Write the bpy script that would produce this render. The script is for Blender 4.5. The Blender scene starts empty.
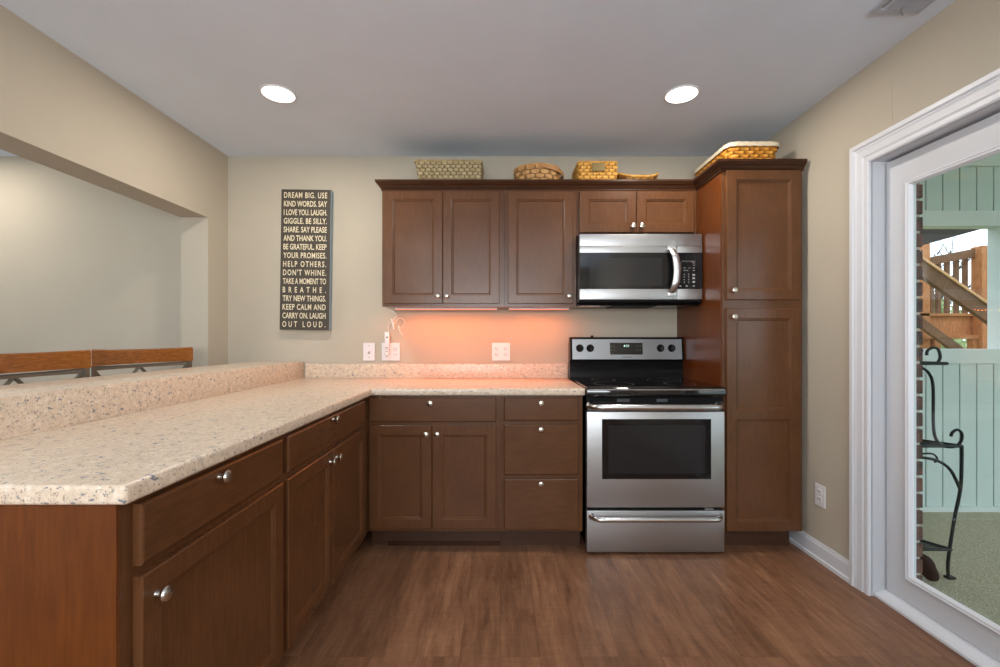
import bpy, bmesh, math, random
from mathutils import Vector, Matrix
random.seed(7)
PI = math.pi
S = bpy.context.scene
COL = S.collection

# ------------------------------------------------------------------ camera, world, exposure
cam_d = bpy.data.cameras.new('camera'); cam = bpy.data.objects.new('camera', cam_d); COL.objects.link(cam)
cam.location = (0, 0, 1.2); cam.rotation_euler = (PI/2, 0, 0)
cam_d.sensor_width = 36; cam_d.lens = 444*36/1000; cam_d.shift_y = 0.0045; cam_d.clip_start = .02
S.camera = cam
S.view_settings.view_transform = 'Standard'; S.view_settings.look = 'None'
S.view_settings.exposure = 0.07; S.view_settings.gamma = 1.0; S.view_settings.use_curve_mapping = False

w = bpy.data.worlds.new('sky'); S.world = w; w.use_nodes = True
bg = w.node_tree.nodes['Background']
bg.inputs[0].default_value = (.78, .88, .97, 1); bg.inputs[1].default_value = 2.6

CEIL = 2.48
def area(name, loc, size, power, col, rot=(0, 0, 0), shape='RECTANGLE', sy=None, parent=None, spread=PI):
    l = bpy.data.lights.new(name, 'AREA'); l.shape = shape; l.size = size
    if sy: l.size_y = sy
    l.energy = power; l.color = col; l.spread = spread
    o = bpy.data.objects.new(name, l); o.location = loc; o.rotation_euler = rot; COL.objects.link(o)
    if parent:
        o.parent = parent; o.location = Vector(loc) - parent.location
    return o
# added fill lights at unseen windows, tilted up to brighten the ceiling
area('fill_light_rear', (-.2, -2.75, 1.45), 2.3, 205, (.93, .96, 1.0), (-PI/2-1.1, 0, PI), sy=1.5)
area('fill_light_dining', (-5.35, .9, 1.45), 1.7, 55, (.95, .97, 1.0), (0, -PI/2-.8, 0), sy=1.9)
CAN_COL = (1.0, .91, .79)
CAN_POWER = 10.5
LED_COL = (1.0, .19, .008)
LED_POWER = 2.3

# ------------------------------------------------------------------ materials
def s2l(r, g, b):
    f = lambda c: (c/255/12.92) if c/255 <= .04045 else ((c/255+.055)/1.055)**2.4
    return (f(r), f(g), f(b), 1)
def mat(name, col, rough=.5, metal=0, spec=.5, emit=None, es=0):
    m = bpy.data.materials.new(name); m.use_nodes = True
    p = m.node_tree.nodes['Principled BSDF']
    p.inputs['Base Color'].default_value = col if len(col) == 4 else (*col, 1)
    p.inputs['Roughness'].default_value = rough; p.inputs['Metallic'].default_value = metal
    p.inputs['Specular IOR Level'].default_value = spec
    if emit: p.inputs['Emission Color'].default_value = emit; p.inputs['Emission Strength'].default_value = es
    return m
def nd(m, t): return m.node_tree.nodes.new(t)
def lk(m, a, b): m.node_tree.links.new(a, b)
def P_(m): return m.node_tree.nodes['Principled BSDF']
def coords(m, scale=(1, 1, 1), rot=(0, 0, 0)):
    tc = nd(m, 'ShaderNodeTexCoord'); mp = nd(m, 'ShaderNodeMapping')
    mp.inputs['Scale'].default_value = scale; mp.inputs['Rotation'].default_value = rot
    lk(m, tc.outputs['Object'], mp.inputs['Vector']); return mp.outputs[0]
def noise(m, vec, sc, detail=4, rough=.5):
    n = nd(m, 'ShaderNodeTexNoise'); n.inputs['Scale'].default_value = sc
    n.inputs['Detail'].default_value = detail; n.inputs['Roughness'].default_value = rough
    if vec: lk(m, vec, n.inputs['Vector'])
    return n.outputs[0]
def ramp(m, fac, stops):
    r = nd(m, 'ShaderNodeValToRGB'); e = r.color_ramp.elements
    while len(e) < len(stops): e.new(.5)
    for i, (p, c) in enumerate(stops): e[i].position = p; e[i].color = c
    lk(m, fac, r.inputs[0]); return r.outputs[0]
def mix(m, fac, a, b, mode='MIX'):
    n = nd(m, 'ShaderNodeMix'); n.data_type = 'RGBA'; n.blend_type = mode
    for s, v in ((n.inputs[0], fac), (n.inputs[6], a), (n.inputs[7], b)):
        if hasattr(v, 'is_output'): lk(m, v, s)
        else: s.default_value = v
    return n.outputs[2]
def bump(m, h, strength=.2, dist=.002):
    b = nd(m, 'ShaderNodeBump'); b.inputs['Strength'].default_value = strength
    b.inputs['Distance'].default_value = dist
    lk(m, h, b.inputs['Height']); lk(m, b.outputs[0], P_(m).inputs['Normal'])
def base(m, c): lk(m, c, P_(m).inputs['Base Color'])

def paint(name, col, rough=.85, b=.25, sc=260):
    m = mat(name, col, rough, spec=.3)
    v = coords(m)
    n = noise(m, v, sc, 3, .6)
    big = noise(m, v, 3, 2)
    base(m, mix(m, 1.0, ramp(m, big, [(.3, (.96, .96, .96, 1)), (.7, (1, 1, 1, 1))]), col, 'MULTIPLY'))
    bump(m, n, b, .0015)
    return m
M_wall = paint('wall_paint', s2l(190, 181, 165), b=.35)
M_ceil = paint('ceiling_paint', s2l(222, 234, 250), b=.5, sc=120)
M_trim = mat('white_trim_paint', s2l(218, 221, 228), .4)
M_door = mat('white_door_paint', s2l(204, 207, 213), .45)

def wood(name, scale, dark, mid, light, rough=.26, spec=.42):
    m = mat(name, mid, rough, spec=spec)
    v = coords(m, scale)
    g = noise(m, v, 9, 7, .7)
    v2 = coords(m)
    blotch = noise(m, v2, 5, 3, .5)
    c = ramp(m, g, [(.25, dark), (.5, mid), (.78, light)])
    c = mix(m, 1.0, c, ramp(m, blotch, [(.3, (.86, .84, .82, 1)), (.7, (1.06, 1.06, 1.06, 1))]), 'MULTIPLY')
    base(m, c); bump(m, g, .06, .001)
    return m
Wd, Wm, Wl = s2l(88, 56, 33), s2l(97, 62, 37), s2l(107, 70, 43)
M_woodv = wood('stained_maple_upright_grain', (14, 14, 1.2), Wd, Wm, Wl)
M_woodx = wood('stained_maple_cross_grain', (1.2, 14, 14), Wd, Wm, Wl)
M_woody = wood('stained_maple_lengthwise_grain', (14, 1.2, 14), Wd, Wm, Wl)
M_veneer = wood('cherry_end_panel_veneer', (10, 10, .9), s2l(84, 42, 16), s2l(102, 54, 22), s2l(118, 66, 29), rough=.28)
M_crown = wood('dark_moulding_stain', (1.2, 14, 14), s2l(56, 34, 22), s2l(66, 40, 25), s2l(76, 47, 30), spec=.25)
M_toe = wood('dark_toe_kick', (1.2, 14, 14), s2l(66, 42, 29), s2l(74, 48, 33), s2l(82, 54, 38), .4)
M_gap = mat('black_gap', (.01, .01, .01, 1), .8)

def laminate():
    m = mat('speckled_laminate', s2l(226, 211, 193), .28, spec=.45)
    v = coords(m)
    b = noise(m, v, 45, 5, .7)
    c = ramp(m, b, [(.3, s2l(208, 190, 170)), (.5, s2l(222, 202, 180)), (.68, s2l(236, 222, 205))])
    f1 = noise(m, v, 110, 3, .75)
    c = mix(m, ramp(m, f1, [(.60, (0, 0, 0, 1)), (.66, (.75, .75, .75, 1))]), c, s2l(132, 112, 96))
    f2 = noise(m, coords(m, (1, 1.0, 1.9)), 44, 3, .75)
    c = mix(m, ramp(m, f2, [(.60, (0, 0, 0, 1)), (.66, (.9, .9, .9, 1))]), c, s2l(98, 106, 124))
    f3 = noise(m, coords(m, (1.4, 1, 1.1)), 140, 2, .7)
    c = mix(m, ramp(m, f3, [(.62, (0, 0, 0, 1)), (.68, (.75, .75, .75, 1))]), c, s2l(88, 70, 60))
    base(m, c); return m
M_lam = laminate()

def steel(name, col, rough, scale):
    m = mat(name, col, rough, 1.0)
    v = coords(m, scale); n = noise(m, v, 8, 3, .6)
    r = nd(m, 'ShaderNodeMapRange'); lk(m, n, r.inputs[0])
    r.inputs[3].default_value = rough-.05; r.inputs[4].default_value = rough+.08
    lk(m, r.outputs[0], P_(m).inputs['Roughness'])
    bump(m, n, .03, .0006)
    return m
M_steel = steel('brushed_stainless', (.46, .46, .465, 1), .38, (2, 60, 60))
M_steeldk = steel('dark_brushed_stainless', (.27, .275, .285, 1), .36, (2, 60, 60))
M_nickel = mat('satin_nickel', s2l(205, 198, 186), .25, 1.0)
M_chrome = mat('polished_steel', (.62, .62, .63, 1), .24, 1.0)
M_satin = mat('satin_steel', (.72, .72, .73, 1), .32, 1.0)
M_blackgloss = mat('black_glass', (.006, .006, .007, 1), .06, spec=.55)
M_blackplastic = mat('black_enamel', (.010, .010, .011, 1), .18, spec=.10)
M_ovenwin = mat('smoked_window_glass', (.018, .018, .020, 1), .08, spec=.45)
M_white = mat('white_plastic', s2l(228, 226, 228), .35)
M_slot = mat('dark_slot', (.05, .045, .045, 1), .6)
M_grey_print = mat('grey_print', s2l(150, 150, 150), .5)
M_keyprint = mat('dim_key_print', s2l(92, 92, 92), .5)
M_dark_print = mat('dark_print', s2l(60, 62, 66), .5)

def floor_mat():
    m = mat('wood_plank_floor', s2l(120, 80, 58), .40, spec=.4)
    v = coords(m, (1, 1, 1), (0, 0, PI/2))
    br = nd(m, 'ShaderNodeTexBrick'); lk(m, v, br.inputs['Vector'])
    br.inputs['Scale'].default_value = 1; br.offset = .37; br.offset_frequency = 2
    br.inputs['Brick Width'].default_value = 1.22; br.inputs['Row Height'].default_value = .152
    br.inputs['Mortar Size'].default_value = .0006; br.inputs['Mortar Smooth'].default_value = .2
    br.inputs['Color1'].default_value = (0, 0, 0, 1); br.inputs['Color2'].default_value = (1, 1, 1, 1)
    br.inputs['Mortar'].default_value = (.5, .5, .5, 1)
    tone = br.outputs['Color']
    # offset grain per plank
    tc = nd(m, 'ShaderNodeTexCoord'); va = nd(m, 'ShaderNodeVectorMath'); va.operation = 'MULTIPLY_ADD'
    lk(m, tone, va.inputs[0]); va.inputs[1].default_value = (9, 5, 3); lk(m, tc.outputs['Object'], va.inputs[2])
    mp = nd(m, 'ShaderNodeMapping'); mp.inputs['Scale'].default_value = (12, 1.5, 1); lk(m, va.outputs[0], mp.inputs['Vector'])
    g = nd(m, 'ShaderNodeTexNoise'); g.inputs['Scale'].default_value = 2.2; g.inputs['Detail'].default_value = 7
    g.inputs['Roughness'].default_value = .74; g.inputs['Distortion'].default_value = .5; lk(m, mp.outputs[0], g.inputs['Vector'])
    mp2 = nd(m, 'ShaderNodeMapping'); mp2.inputs['Scale'].default_value = (3.2, .9, 1); lk(m, va.outputs[0], mp2.inputs['Vector'])
    k = nd(m, 'ShaderNodeTexNoise'); k.inputs['Scale'].default_value = 3; k.inputs['Detail'].default_value = 3; lk(m, mp2.outputs[0], k.inputs['Vector'])
    c = ramp(m, g.outputs[0], [(.24, s2l(92, 60, 41)), (.46, s2l(130, 92, 68)), (.6, s2l(146, 106, 80)), (.8, s2l(182, 140, 107))])
    c = mix(m, .7, c, ramp(m, k.outputs[0], [(.3, (.70, .66, .64, 1)), (.7, (1.14, 1.13, 1.12, 1))]), 'MULTIPLY')
    c = mix(m, 1.0, c, ramp(m, tone, [(0, (.84, .82, .80, 1)), (1, (1.10, 1.08, 1.06, 1))]), 'MULTIPLY')
    # fine cross saw marks
    sm = nd(m, 'ShaderNodeMapping'); sm.inputs['Scale'].default_value = (5, 70, 1); lk(m, va.outputs[0], sm.inputs['Vector'])
    sn = nd(m, 'ShaderNodeTexNoise'); sn.inputs['Scale'].default_value = 1.6; sn.inputs['Detail'].default_value = 2; lk(m, sm.outputs[0], sn.inputs['Vector'])
    c = mix(m, .35, c, ramp(m, sn.outputs[0], [(.35, (.8, .8, .8, 1)), (.65, (1.15, 1.15, 1.15, 1))]), 'MULTIPLY')
    c = mix(m, br.outputs['Fac'], c, s2l(84, 56, 40))
    base(m, c); bump(m, g.outputs[0], .08, .001)
    return m
M_floor = floor_mat()

def glass_mat(name, tint, glossy=.08):
    m = bpy.data.materials.new(name); m.use_nodes = True; nt = m.node_tree; nt.nodes.clear()
    o = nt.nodes.new('ShaderNodeOutputMaterial'); t = nt.nodes.new('ShaderNodeBsdfTransparent'); t.inputs[0].default_value = tint
    g = nt.nodes.new('ShaderNodeBsdfGlossy'); g.inputs['Roughness'].default_value = .02
    x = nt.nodes.new('ShaderNodeMixShader'); ge = nt.nodes.new('ShaderNodeNewGeometry')
    def M(op, a, b=None):
        n = nt.nodes.new('ShaderNodeMath'); n.operation = op
        for i, v in enumerate((a, b)):
            if v is None: continue
            if hasattr(v, 'is_output'): nt.links.new(v, n.inputs[i])
            else: n.inputs[i].default_value = v
        return n.outputs[0]
    d = nt.nodes.new('ShaderNodeVectorMath'); d.operation = 'DOT_PRODUCT'
    nt.links.new(ge.outputs['Incoming'], d.inputs[0]); nt.links.new(ge.outputs['Normal'], d.inputs[1])
    f = M('ADD', M('MULTIPLY', M('POWER', M('SUBTRACT', 1.0, M('ABSOLUTE', d.outputs['Value'])), 5.0), .9), .035)
    nt.links.new(f, x.inputs[0]); nt.links.new(t.outputs[0], x.inputs[1]); nt.links.new(g.outputs[0], x.inputs[2])
    nt.links.new(x.outputs[0], o.inputs[0]); return m
M_glass = glass_mat('clear_window_glass', (.955, .975, .965, 1))

def wicker(name, a, b_, c_, weave=True):
    m = mat(name, b_, .6, spec=.3)
    v = coords(m); n = noise(m, v, 35, 3, .6)
    uv = nd(m, 'ShaderNodeUVMap'); uv.uv_map = 'UVMap'; sp = nd(m, 'ShaderNodeSeparateXYZ'); lk(m, uv.outputs[0], sp.inputs[0])
    def Mt(op, p, q=None):
        k = nd(m, 'ShaderNodeMath'); k.operation = op
        for i, v_ in enumerate((p, q)):
            if v_ is None: continue
            if hasattr(v_, 'is_output'): lk(m, v_, k.inputs[i])
            else: k.inputs[i].default_value = v_
        return k.outputs[0]
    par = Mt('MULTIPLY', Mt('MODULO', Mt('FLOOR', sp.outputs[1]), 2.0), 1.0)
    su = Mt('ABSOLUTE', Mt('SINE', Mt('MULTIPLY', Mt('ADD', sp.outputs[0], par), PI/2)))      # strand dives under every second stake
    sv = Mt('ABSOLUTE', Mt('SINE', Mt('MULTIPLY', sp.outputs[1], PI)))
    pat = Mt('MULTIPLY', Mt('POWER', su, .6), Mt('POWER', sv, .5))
    dk = tuple(x*.42 for x in a[:3])+(1,)  # gaps between strands darkened: shade painted into the weave colour
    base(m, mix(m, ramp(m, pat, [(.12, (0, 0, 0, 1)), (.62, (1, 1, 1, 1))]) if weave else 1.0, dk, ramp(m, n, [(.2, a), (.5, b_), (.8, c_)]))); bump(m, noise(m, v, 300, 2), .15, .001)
    return m
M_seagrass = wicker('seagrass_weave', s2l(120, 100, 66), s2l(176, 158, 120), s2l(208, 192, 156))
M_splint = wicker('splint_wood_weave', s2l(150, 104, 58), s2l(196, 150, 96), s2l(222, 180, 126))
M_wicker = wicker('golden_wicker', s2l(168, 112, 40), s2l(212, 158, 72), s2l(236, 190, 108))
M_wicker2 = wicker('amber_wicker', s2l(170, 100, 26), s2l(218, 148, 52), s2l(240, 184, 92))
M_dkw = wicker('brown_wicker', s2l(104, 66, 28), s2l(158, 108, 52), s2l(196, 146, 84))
M_goldrim = wicker('golden_braid', s2l(168, 112, 40), s2l(206, 152, 70), s2l(232, 186, 104), False)
M_sgrim = wicker('seagrass_braid', s2l(130, 108, 70), s2l(184, 164, 122), s2l(208, 192, 156), False)
M_band = wicker('bent_splint', s2l(160, 112, 62), s2l(192, 144, 90), s2l(214, 168, 112), False)
M_liner = mat('cream_cloth_liner', s2l(226, 212, 184), .9)
M_plate = mat('aged_brass_plate', s2l(116, 98, 58), .5, .4)

# ------------------------------------------------------------------ mesh helpers
class MB:
    def __init__(s): s.bm = bmesh.new()
    def box(s, x0, x1, y0, y1, z0, z1, bev=0, seg=2):
        b = bmesh.new(); bmesh.ops.create_cube(b, size=1)
        for v in b.verts:
            v.co = Vector(((x0+x1)/2+v.co.x*(x1-x0), (y0+y1)/2+v.co.y*(y1-y0), (z0+z1)/2+v.co.z*(z1-z0)))
        if bev: bmesh.ops.bevel(b, geom=b.edges[:], offset=bev, segments=seg, affect='EDGES', profile=.6)
        s._merge(b); return s
    def _merge(s, b):
        me = bpy.data.meshes.new('t'); b.to_mesh(me); b.free(); s.bm.from_mesh(me); bpy.data.meshes.remove(me)
    def prism(s, pts, z0, z1, fn=None, bev=0, seg=2):
        """polygon pts in (a,b), extruded z0..z1, fn maps (a,b,c)->xyz"""
        fn = fn or (lambda a, b, c: (a, b, c))
        b = bmesh.new()
        lo = [b.verts.new(fn(p[0], p[1], z0)) for p in pts]; hi = [b.verts.new(fn(p[0], p[1], z1)) for p in pts]
        b.faces.new(lo[::-1]); b.faces.new(hi)
        n = len(pts)
        for i in range(n): b.faces.new((lo[i], lo[(i+1) % n], hi[(i+1) % n], hi[i]))
        bmesh.ops.recalc_face_normals(b, faces=b.faces[:])
        if bev: bmesh.ops.bevel(b, geom=b.edges[:], offset=bev, segments=seg, affect='EDGES', profile=.6)
        s._merge(b); return s
    def tube(s, pts, r, n=10, closed=False):
        pts = [Vector(p) for p in pts]; rs = r if isinstance(r, (list, tuple)) else [r]*len(pts)
        b = s.bm; rings = []; m = len(pts); up = None
        for i, p in enumerate(pts):
            if closed: t = pts[(i+1) % m]-pts[i-1]
            else: t = pts[min(i+1, m-1)]-pts[max(i-1, 0)]
            if t.length < 1e-9: t = Vector((0, 0, 1))
            t.normalize()
            if up is None: up = t.orthogonal().normalized()
            else:
                up = up-t*up.dot(t)
                if up.length < 1e-6: up = t.orthogonal()
                up.normalize()
            q = t.cross(up)
            rings.append([b.verts.new(p+(up*math.cos(2*PI*k/n)+q*math.sin(2*PI*k/n))*rs[i]) for k in range(n)])
        for i in range(m if closed else m-1):
            A, B = rings[i], rings[(i+1) % m]
            for k in range(n): b.faces.new((A[k], A[(k+1) % n], B[(k+1) % n], B[k]))
        if not closed: b.faces.new(rings[0][::-1]); b.faces.new(rings[-1])
        return s
    def lathe(s, prof, origin=(0, 0, 0), axis='z', n=24):
        """prof list of (r, h)"""
        o = Vector(origin); b = s.bm; rings = []
        def mp(r, h, a):
            c, d = r*math.cos(a), r*math.sin(a)
            return {'z': Vector((c, d, h)), '-y': Vector((c, -h, d)), 'x': Vector((h, c, d)), '-x': Vector((-h, c, d)), '-z': Vector((c, d, -h))}[axis]+o
        for r, h in prof:
            if r < 1e-7: rings.append([b.verts.new(mp(0, h, 0))])
            else: rings.append([b.verts.new(mp(r, h, 2*PI*k/n)) for k in range(n)])
        for A, B in zip(rings, rings[1:]):
            for k in range(n):
                if len(A) == 1 and len(B) == 1: continue
                if len(A) == 1: b.faces.new((A[0], B[(k+1) % n], B[k]))
                elif len(B) == 1: b.faces.new((A[k], A[(k+1) % n], B[0]))
                else: b.faces.new((A[k], A[(k+1) % n], B[(k+1) % n], B[k]))
        return s
    def rings(s, u0, u1, v0, v1, prof, fn):
        """nested rectangles: prof=(inset, depth); closed at the back"""
        b = bmesh.new(); R = []
        for ins, d in prof:
            R.append([b.verts.new(fn(u, v, d)) for u, v in ((u0+ins, v0+ins), (u1-ins, v0+ins), (u1-ins, v1-ins), (u0+ins, v1-ins))])
        for A, B in zip(R, R[1:]):
            for k in range(4): b.faces.new((A[k], A[(k+1) % 4], B[(k+1) % 4], B[k]))
        b.faces.new(R[0][::-1]); b.faces.new(R[-1])
        bmesh.ops.recalc_face_normals(b, faces=b.faces[:]); s._merge(b); return s
    def build(s, name, m, parent=None, smooth=False, fix=True):
        if fix: bmesh.ops.recalc_face_normals(s.bm, faces=s.bm.faces[:])
        if parent is not None:
            off = Vector((0, 0, 0)); q = parent
            while q is not None: off += q.location; q = q.parent
            bmesh.ops.translate(s.bm, verts=s.bm.verts[:], vec=-off)
        me = bpy.data.meshes.new(name); s.bm.to_mesh(me); s.bm.free()
        if smooth:
            for p in me.polygons: p.use_smooth = True
            try: me.set_sharp_from_angle(angle=math.radians(38))
            except Exception: pass
        me.materials.append(m)
        o = bpy.data.objects.new(name, me); COL.objects.link(o)
        if parent is not None: o.parent = parent
        return o
def box(name, m, x0, x1, y0, y1, z0, z1, parent=None, bev=0): return MB().box(x0, x1, y0, y1, z0, z1, bev).build(name, m, parent)
def struct(o): o['kind'] = 'structure'; return o
def tag(o, label, cat, group=None):
    o['label'] = label; o['category'] = cat
    if group: o['group'] = group
    return o
def thing(name, label, cat, loc=(0, 0, 0), group=None):
    o = bpy.data.objects.new(name, None); o.empty_display_size = .1; COL.objects.link(o); o.location = loc
    return tag(o, label, cat, group)
def text_mesh(txt, size, offset=0, spacing=1.0):
    c = bpy.data.curves.new('t', 'FONT'); c.body = txt; c.size = size; c.offset = offset; c.space_character = spacing
    c.resolution_u = 3; c.extrude = 0
    o = bpy.data.objects.new('t', c); COL.objects.link(o)
    dg = bpy.context.evaluated_depsgraph_get(); dg.update()
    me = bpy.data.meshes.new_from_object(o.evaluated_get(dg))
    COL.objects.unlink(o); bpy.data.objects.remove(o); bpy.data.curves.remove(c)
    return me
def extent(me): xs = [v.co.x for v in me.vertices]; return min(xs), max(xs)
def add_text(mb, txt, cx, cz, y, h, width=None, off=0, facing='-y'):
    """cap height h; text on a plane facing -y centred at cx,cz"""
    size = h/.70
    me = text_mesh(txt, size, off)
    x0, x1 = extent(me); sx = width/(x1-x0) if width else 1
    mid = (x0+x1)/2
    vs = [mb.bm.verts.new((cx+(v.co.x-mid)*sx, y, cz-h/2+v.co.y)) for v in me.vertices]
    for p in me.polygons:
        try: mb.bm.faces.new([vs[i] for i in p.vertices])
        except ValueError: pass
    bpy.data.meshes.remove(me)

# ------------------------------------------------------------------ room shell
YB = 3.13            # back wall
XR = 1.727; XL = -1.9175; XL2 = -2.095
YR = -2.65; XD = -5.25
struct(box('floor', M_floor, XD-.15, XR+.12, YR-.12, YB+.12, -.06, 0))
struct(box('ceiling', M_ceil, XD-.15, XR+.12, YR-.12, YB+.12, CEIL, CEIL+.08))
struct(box('wall_back', M_wall, XD-.15, XR+.12, YB, YB+.12, 0, CEIL))
# left wall: header beam over the opening, stub by the back wall, stub near the camera
m = MB(); m.box(XL2, XL, 2.916, YB, 0, CEIL); m.box(XL2, XL, .2, 2.916, 1.992, CEIL); m.box(XL2, XL, YR, .2, 0, CEIL)
struct(m.build('wall_left', M_wall))
DY0, DY1, DZ = 1.13, 2.065, 2.02
m = MB(); m.box(XR, XR+.12, DY1+.012, YB, 0, CEIL); m.box(XR, XR+.12, DY0-.012, DY1+.012, DZ+.012, CEIL); m.box(XR, XR+.12, YR, DY0-.012, 0, CEIL)
m.box(XR-.0012, XR, 1.953, 1.957, 2.13, 2.37)      # faint drywall seam over the door
struct(m.build('wall_right', M_wall))
m = MB(); m.box(XD-.15, -1.35, YR-.12, YR, 0, CEIL); m.box(.95, XR, YR-.12, YR, 0, CEIL)
m.box(-1.35, .95, YR-.12, YR, 0, .7); m.box(-1.35, .95, YR-.12, YR, 2.2, CEIL)
struct(m.build('wall_rear', M_wall))
m = MB(); m.box(XD-.12, XD, YR, 0, 0, CEIL); m.box(XD-.12, XD, 1.8, YB, 0, CEIL); m.box(XD-.12, XD, 0, 1.8, 0, .6); m.box(XD-.12, XD, 0, 1.8, 2.2, CEIL)
struct(m.build('wall_dining', M_wall))
def unseen_window_unit(name, axis, a0, a1, z0, z1, p):
    root = bpy.data.objects.new(name, None); COL.objects.link(root); struct(root)
    f = MB(); t = .05
    mid = (a0+a1)/2
    rects = [(a0, a1, z0, z0+t), (a0, a1, z1-t, z1), (a0, a0+t, z0, z1), (a1-t, a1, z0, z1), (mid-t/2, mid+t/2, z0, z1), (a0, a1, (z0+z1)/2-.02, (z0+z1)/2+.02)]
    for q in rects:
        if axis == 'x': f.box(q[0], q[1], p-.03, p+.03, q[2], q[3])
        else: f.box(p-.03, p+.03, q[0], q[1], q[2], q[3])
    f.build('unseen_window_frame', M_trim, root)
    g = MB()
    if axis == 'x': g.box(a0, a1, p-.003, p+.003, z0, z1)
    else: g.box(p-.003, p+.003, a0, a1, z0, z1)
    g.build('unseen_window_pane', M_glass, root)
unseen_window_unit('unseen_window_1', 'x', -1.35, .95, .7, 2.2, YR-.06)  # unseen rear window, put in to go with the fill light
unseen_window_unit('unseen_window_2', 'y', 0, 1.8, .6, 2.2, XD-.06)  # unseen dining window, likewise added for its fill light

# baseboards
def bb_profile(mb, y0, y1):
    pts = [(XR, 0), (XR-.022, 0), (XR-.022, .018), (XR-.014, .022), (XR-.014, .082), (XR-.009, .094), (XR-.009, .10), (XR, .10)]
    mb.prism(pts, y0, y1, lambda a, b, c: (a, c, b))
m = MB(); bb_profile(m, 2.17, 2.66); struct(m.build('baseboard_right', M_trim))
m = MB(); m.box(XD, XL2, YB-.014, YB, 0, .10); struct(m.build('baseboard_dining', M_trim))

# door casing, jamb, threshold, door
def casing(mb, y1, y0, z, X, prof, sgn=-1):
    b = bmesh.new(); R = []
    for o, t in prof:
        R.append([b.verts.new(c) for c in ((X+sgn*t, y1+o, 0), (X+sgn*t, y1+o, z+o), (X+sgn*t, y0-o, z+o), (X+sgn*t, y0-o, 0))])
    n = len(R)
    for i in range(n):
        A, B = R[i], R[(i+1) % n]
        for k in range(3): b.faces.new((A[k], A[k+1], B[k+1], B[k]))
    b.faces.new([r[0] for r in R]); b.faces.new([r[3] for r in R][::-1])
    bmesh.ops.recalc_face_normals(b, faces=b.faces[:]); mb._merge(b)
m = MB()
casing(m, DY1, DY0, DZ, XR, [(0, 0), (0, .011), (.006, .015), (.018, .015), (.021, .011), (.026, .011), (.034, .016), (.062, .018), (.070, .021), (.076, .016), (.082, .024), (.100, .024), (.103, .020), (.103, 0)])
struct(m.build('trim_1', M_trim))
m = MB(); casing(m, DY1, DY0, DZ, XR+.005, [(0, 0), (.0115, 0), (.0115, -.135), (0, -.135)], sgn=-1)
casing(m, DY1, DY0, DZ, XR+.065+.045, [(0, 0), (0, -.03), (-.014, -.03), (-.014, 0)])
struct(m.build('trim_2', M_door))
struct(MB().prism([(XR+.012, .001), (XR+.135, .001), (XR+.135, .035), (XR+.05, .035), (XR+.022, .022), (XR+.012, .012)], DY0+.001, DY1-.001, lambda a, b, c: (a, c, b)).build('trim_3', M_trim))
dr = bpy.data.objects.new('door_1', None); dr.location = (XR+.063, 1.6, .037); COL.objects.link(dr); struct(dr)
dx = XR+.063; dy0, dy1, dz0, dz1 = DY0+.01, DY1-.008, .038, DZ-.012
gy0, gy1, gz0, gz1 = 1.24, 1.957, .138, 1.892
m = MB()
m.box(dx, dx+.045, dy0, gy0, dz0, dz1); m.box(dx, dx+.045, gy1, dy1, dz0, dz1)
m.box(dx, dx+.045, gy0, gy1, dz0, gz0); m.box(dx, dx+.045, gy0, gy1, gz1, dz1)
m.build('door_frame', M_door, dr)
m = MB()
fr = [(0, -.004), (0, .006), (.005, .009), (.010, .006), (.016, .006), (.024, -.006), (.024, -.012)]
b = bmesh.new(); R = [[b.verts.new((dx-d, y, z)) for y, z in ((gy0+i, gz0+i), (gy1-i, gz0+i), (gy1-i, gz1-i), (gy0+i, gz1-i))] for i, d in fr]
for A, B in zip(R, R[1:]+R[:1]):
    for k in range(4): b.faces.new((A[k], A[(k+1) % 4], B[(k+1) % 4], B[k]))
m._merge(b); m.build('glazing_bead', M_trim, dr)
box('door_glass', M_glass, dx+.018, dx+.024, gy0, gy1, gz0, gz1, dr)
m = MB(); m.lathe([(0, 0), (.026, 0), (.026, .006), (.011, .010), (.011, .045)], (dx, 1.19, 1.0), '-x'); m.tube([(dx-.045, 1.19, 1.0), (dx-.047, 1.24, 1.0), (dx-.045, 1.29, 1.0)], .009)
m.build('door_handle', M_nickel, dr, smooth=True)

# ------------------------------------------------------------------ cabinets
FB = lambda Yf: (lambda u, v, n: (u, Yf-n, v))      # front facing the camera
FP = lambda Xf: (lambda u, v, n: (Xf+n, u, v))      # front facing +X (peninsula)
SHAKER = [(0, 0), (0, .016), (.003, .019), (.052, .019), (.056, .0155), (.060, .0155), (.066, .009)]
SLAB = [(0, 0), (0, .014), (.002, .017), (.006, .019)]
def knob(parent, pos, axis):
    m = MB(); m.lathe([(0, 0), (.0095, 0), (.0085, .004), (.0080, .009), (.0115, .012), (.0155, .016), (.0165, .020), (.0145, .024), (.008, .0265), (0, .027)], pos, axis, 20)
    return m.build('knob', M_nickel, parent, smooth=True)
def add_door(root, u0, u1, v0, v1, fn, kpos, axis, name='door', rail=None):
    m = MB()
    if rail:
        # tall door with a middle rail: two recessed panels in one frame
        m.rings(u0, u1, v0, v1, [(0, 0), (0, .016), (.003, .019), (.052, .019)], fn)
        return None
    m.rings(u0, u1, v0, v1, SHAKER, fn)
    d = m.build(name, M_woodv, root)
    if kpos: knob(d, kpos, axis)
    return d
def add_drawer(root, u0, u1, v0, v1, fn, kpos, axis, wmat):
    m = MB(); m.rings(u0, u1, v0, v1, SLAB, fn); d = m.build('drawer', wmat, root); knob(d, kpos, axis); return d

BT = .878      # base box top
YF = 2.50      # base front plane (back run)
XF = -.743     # base front plane (peninsula)
fnB = FB(YF); fnP = FP(XF)

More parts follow.
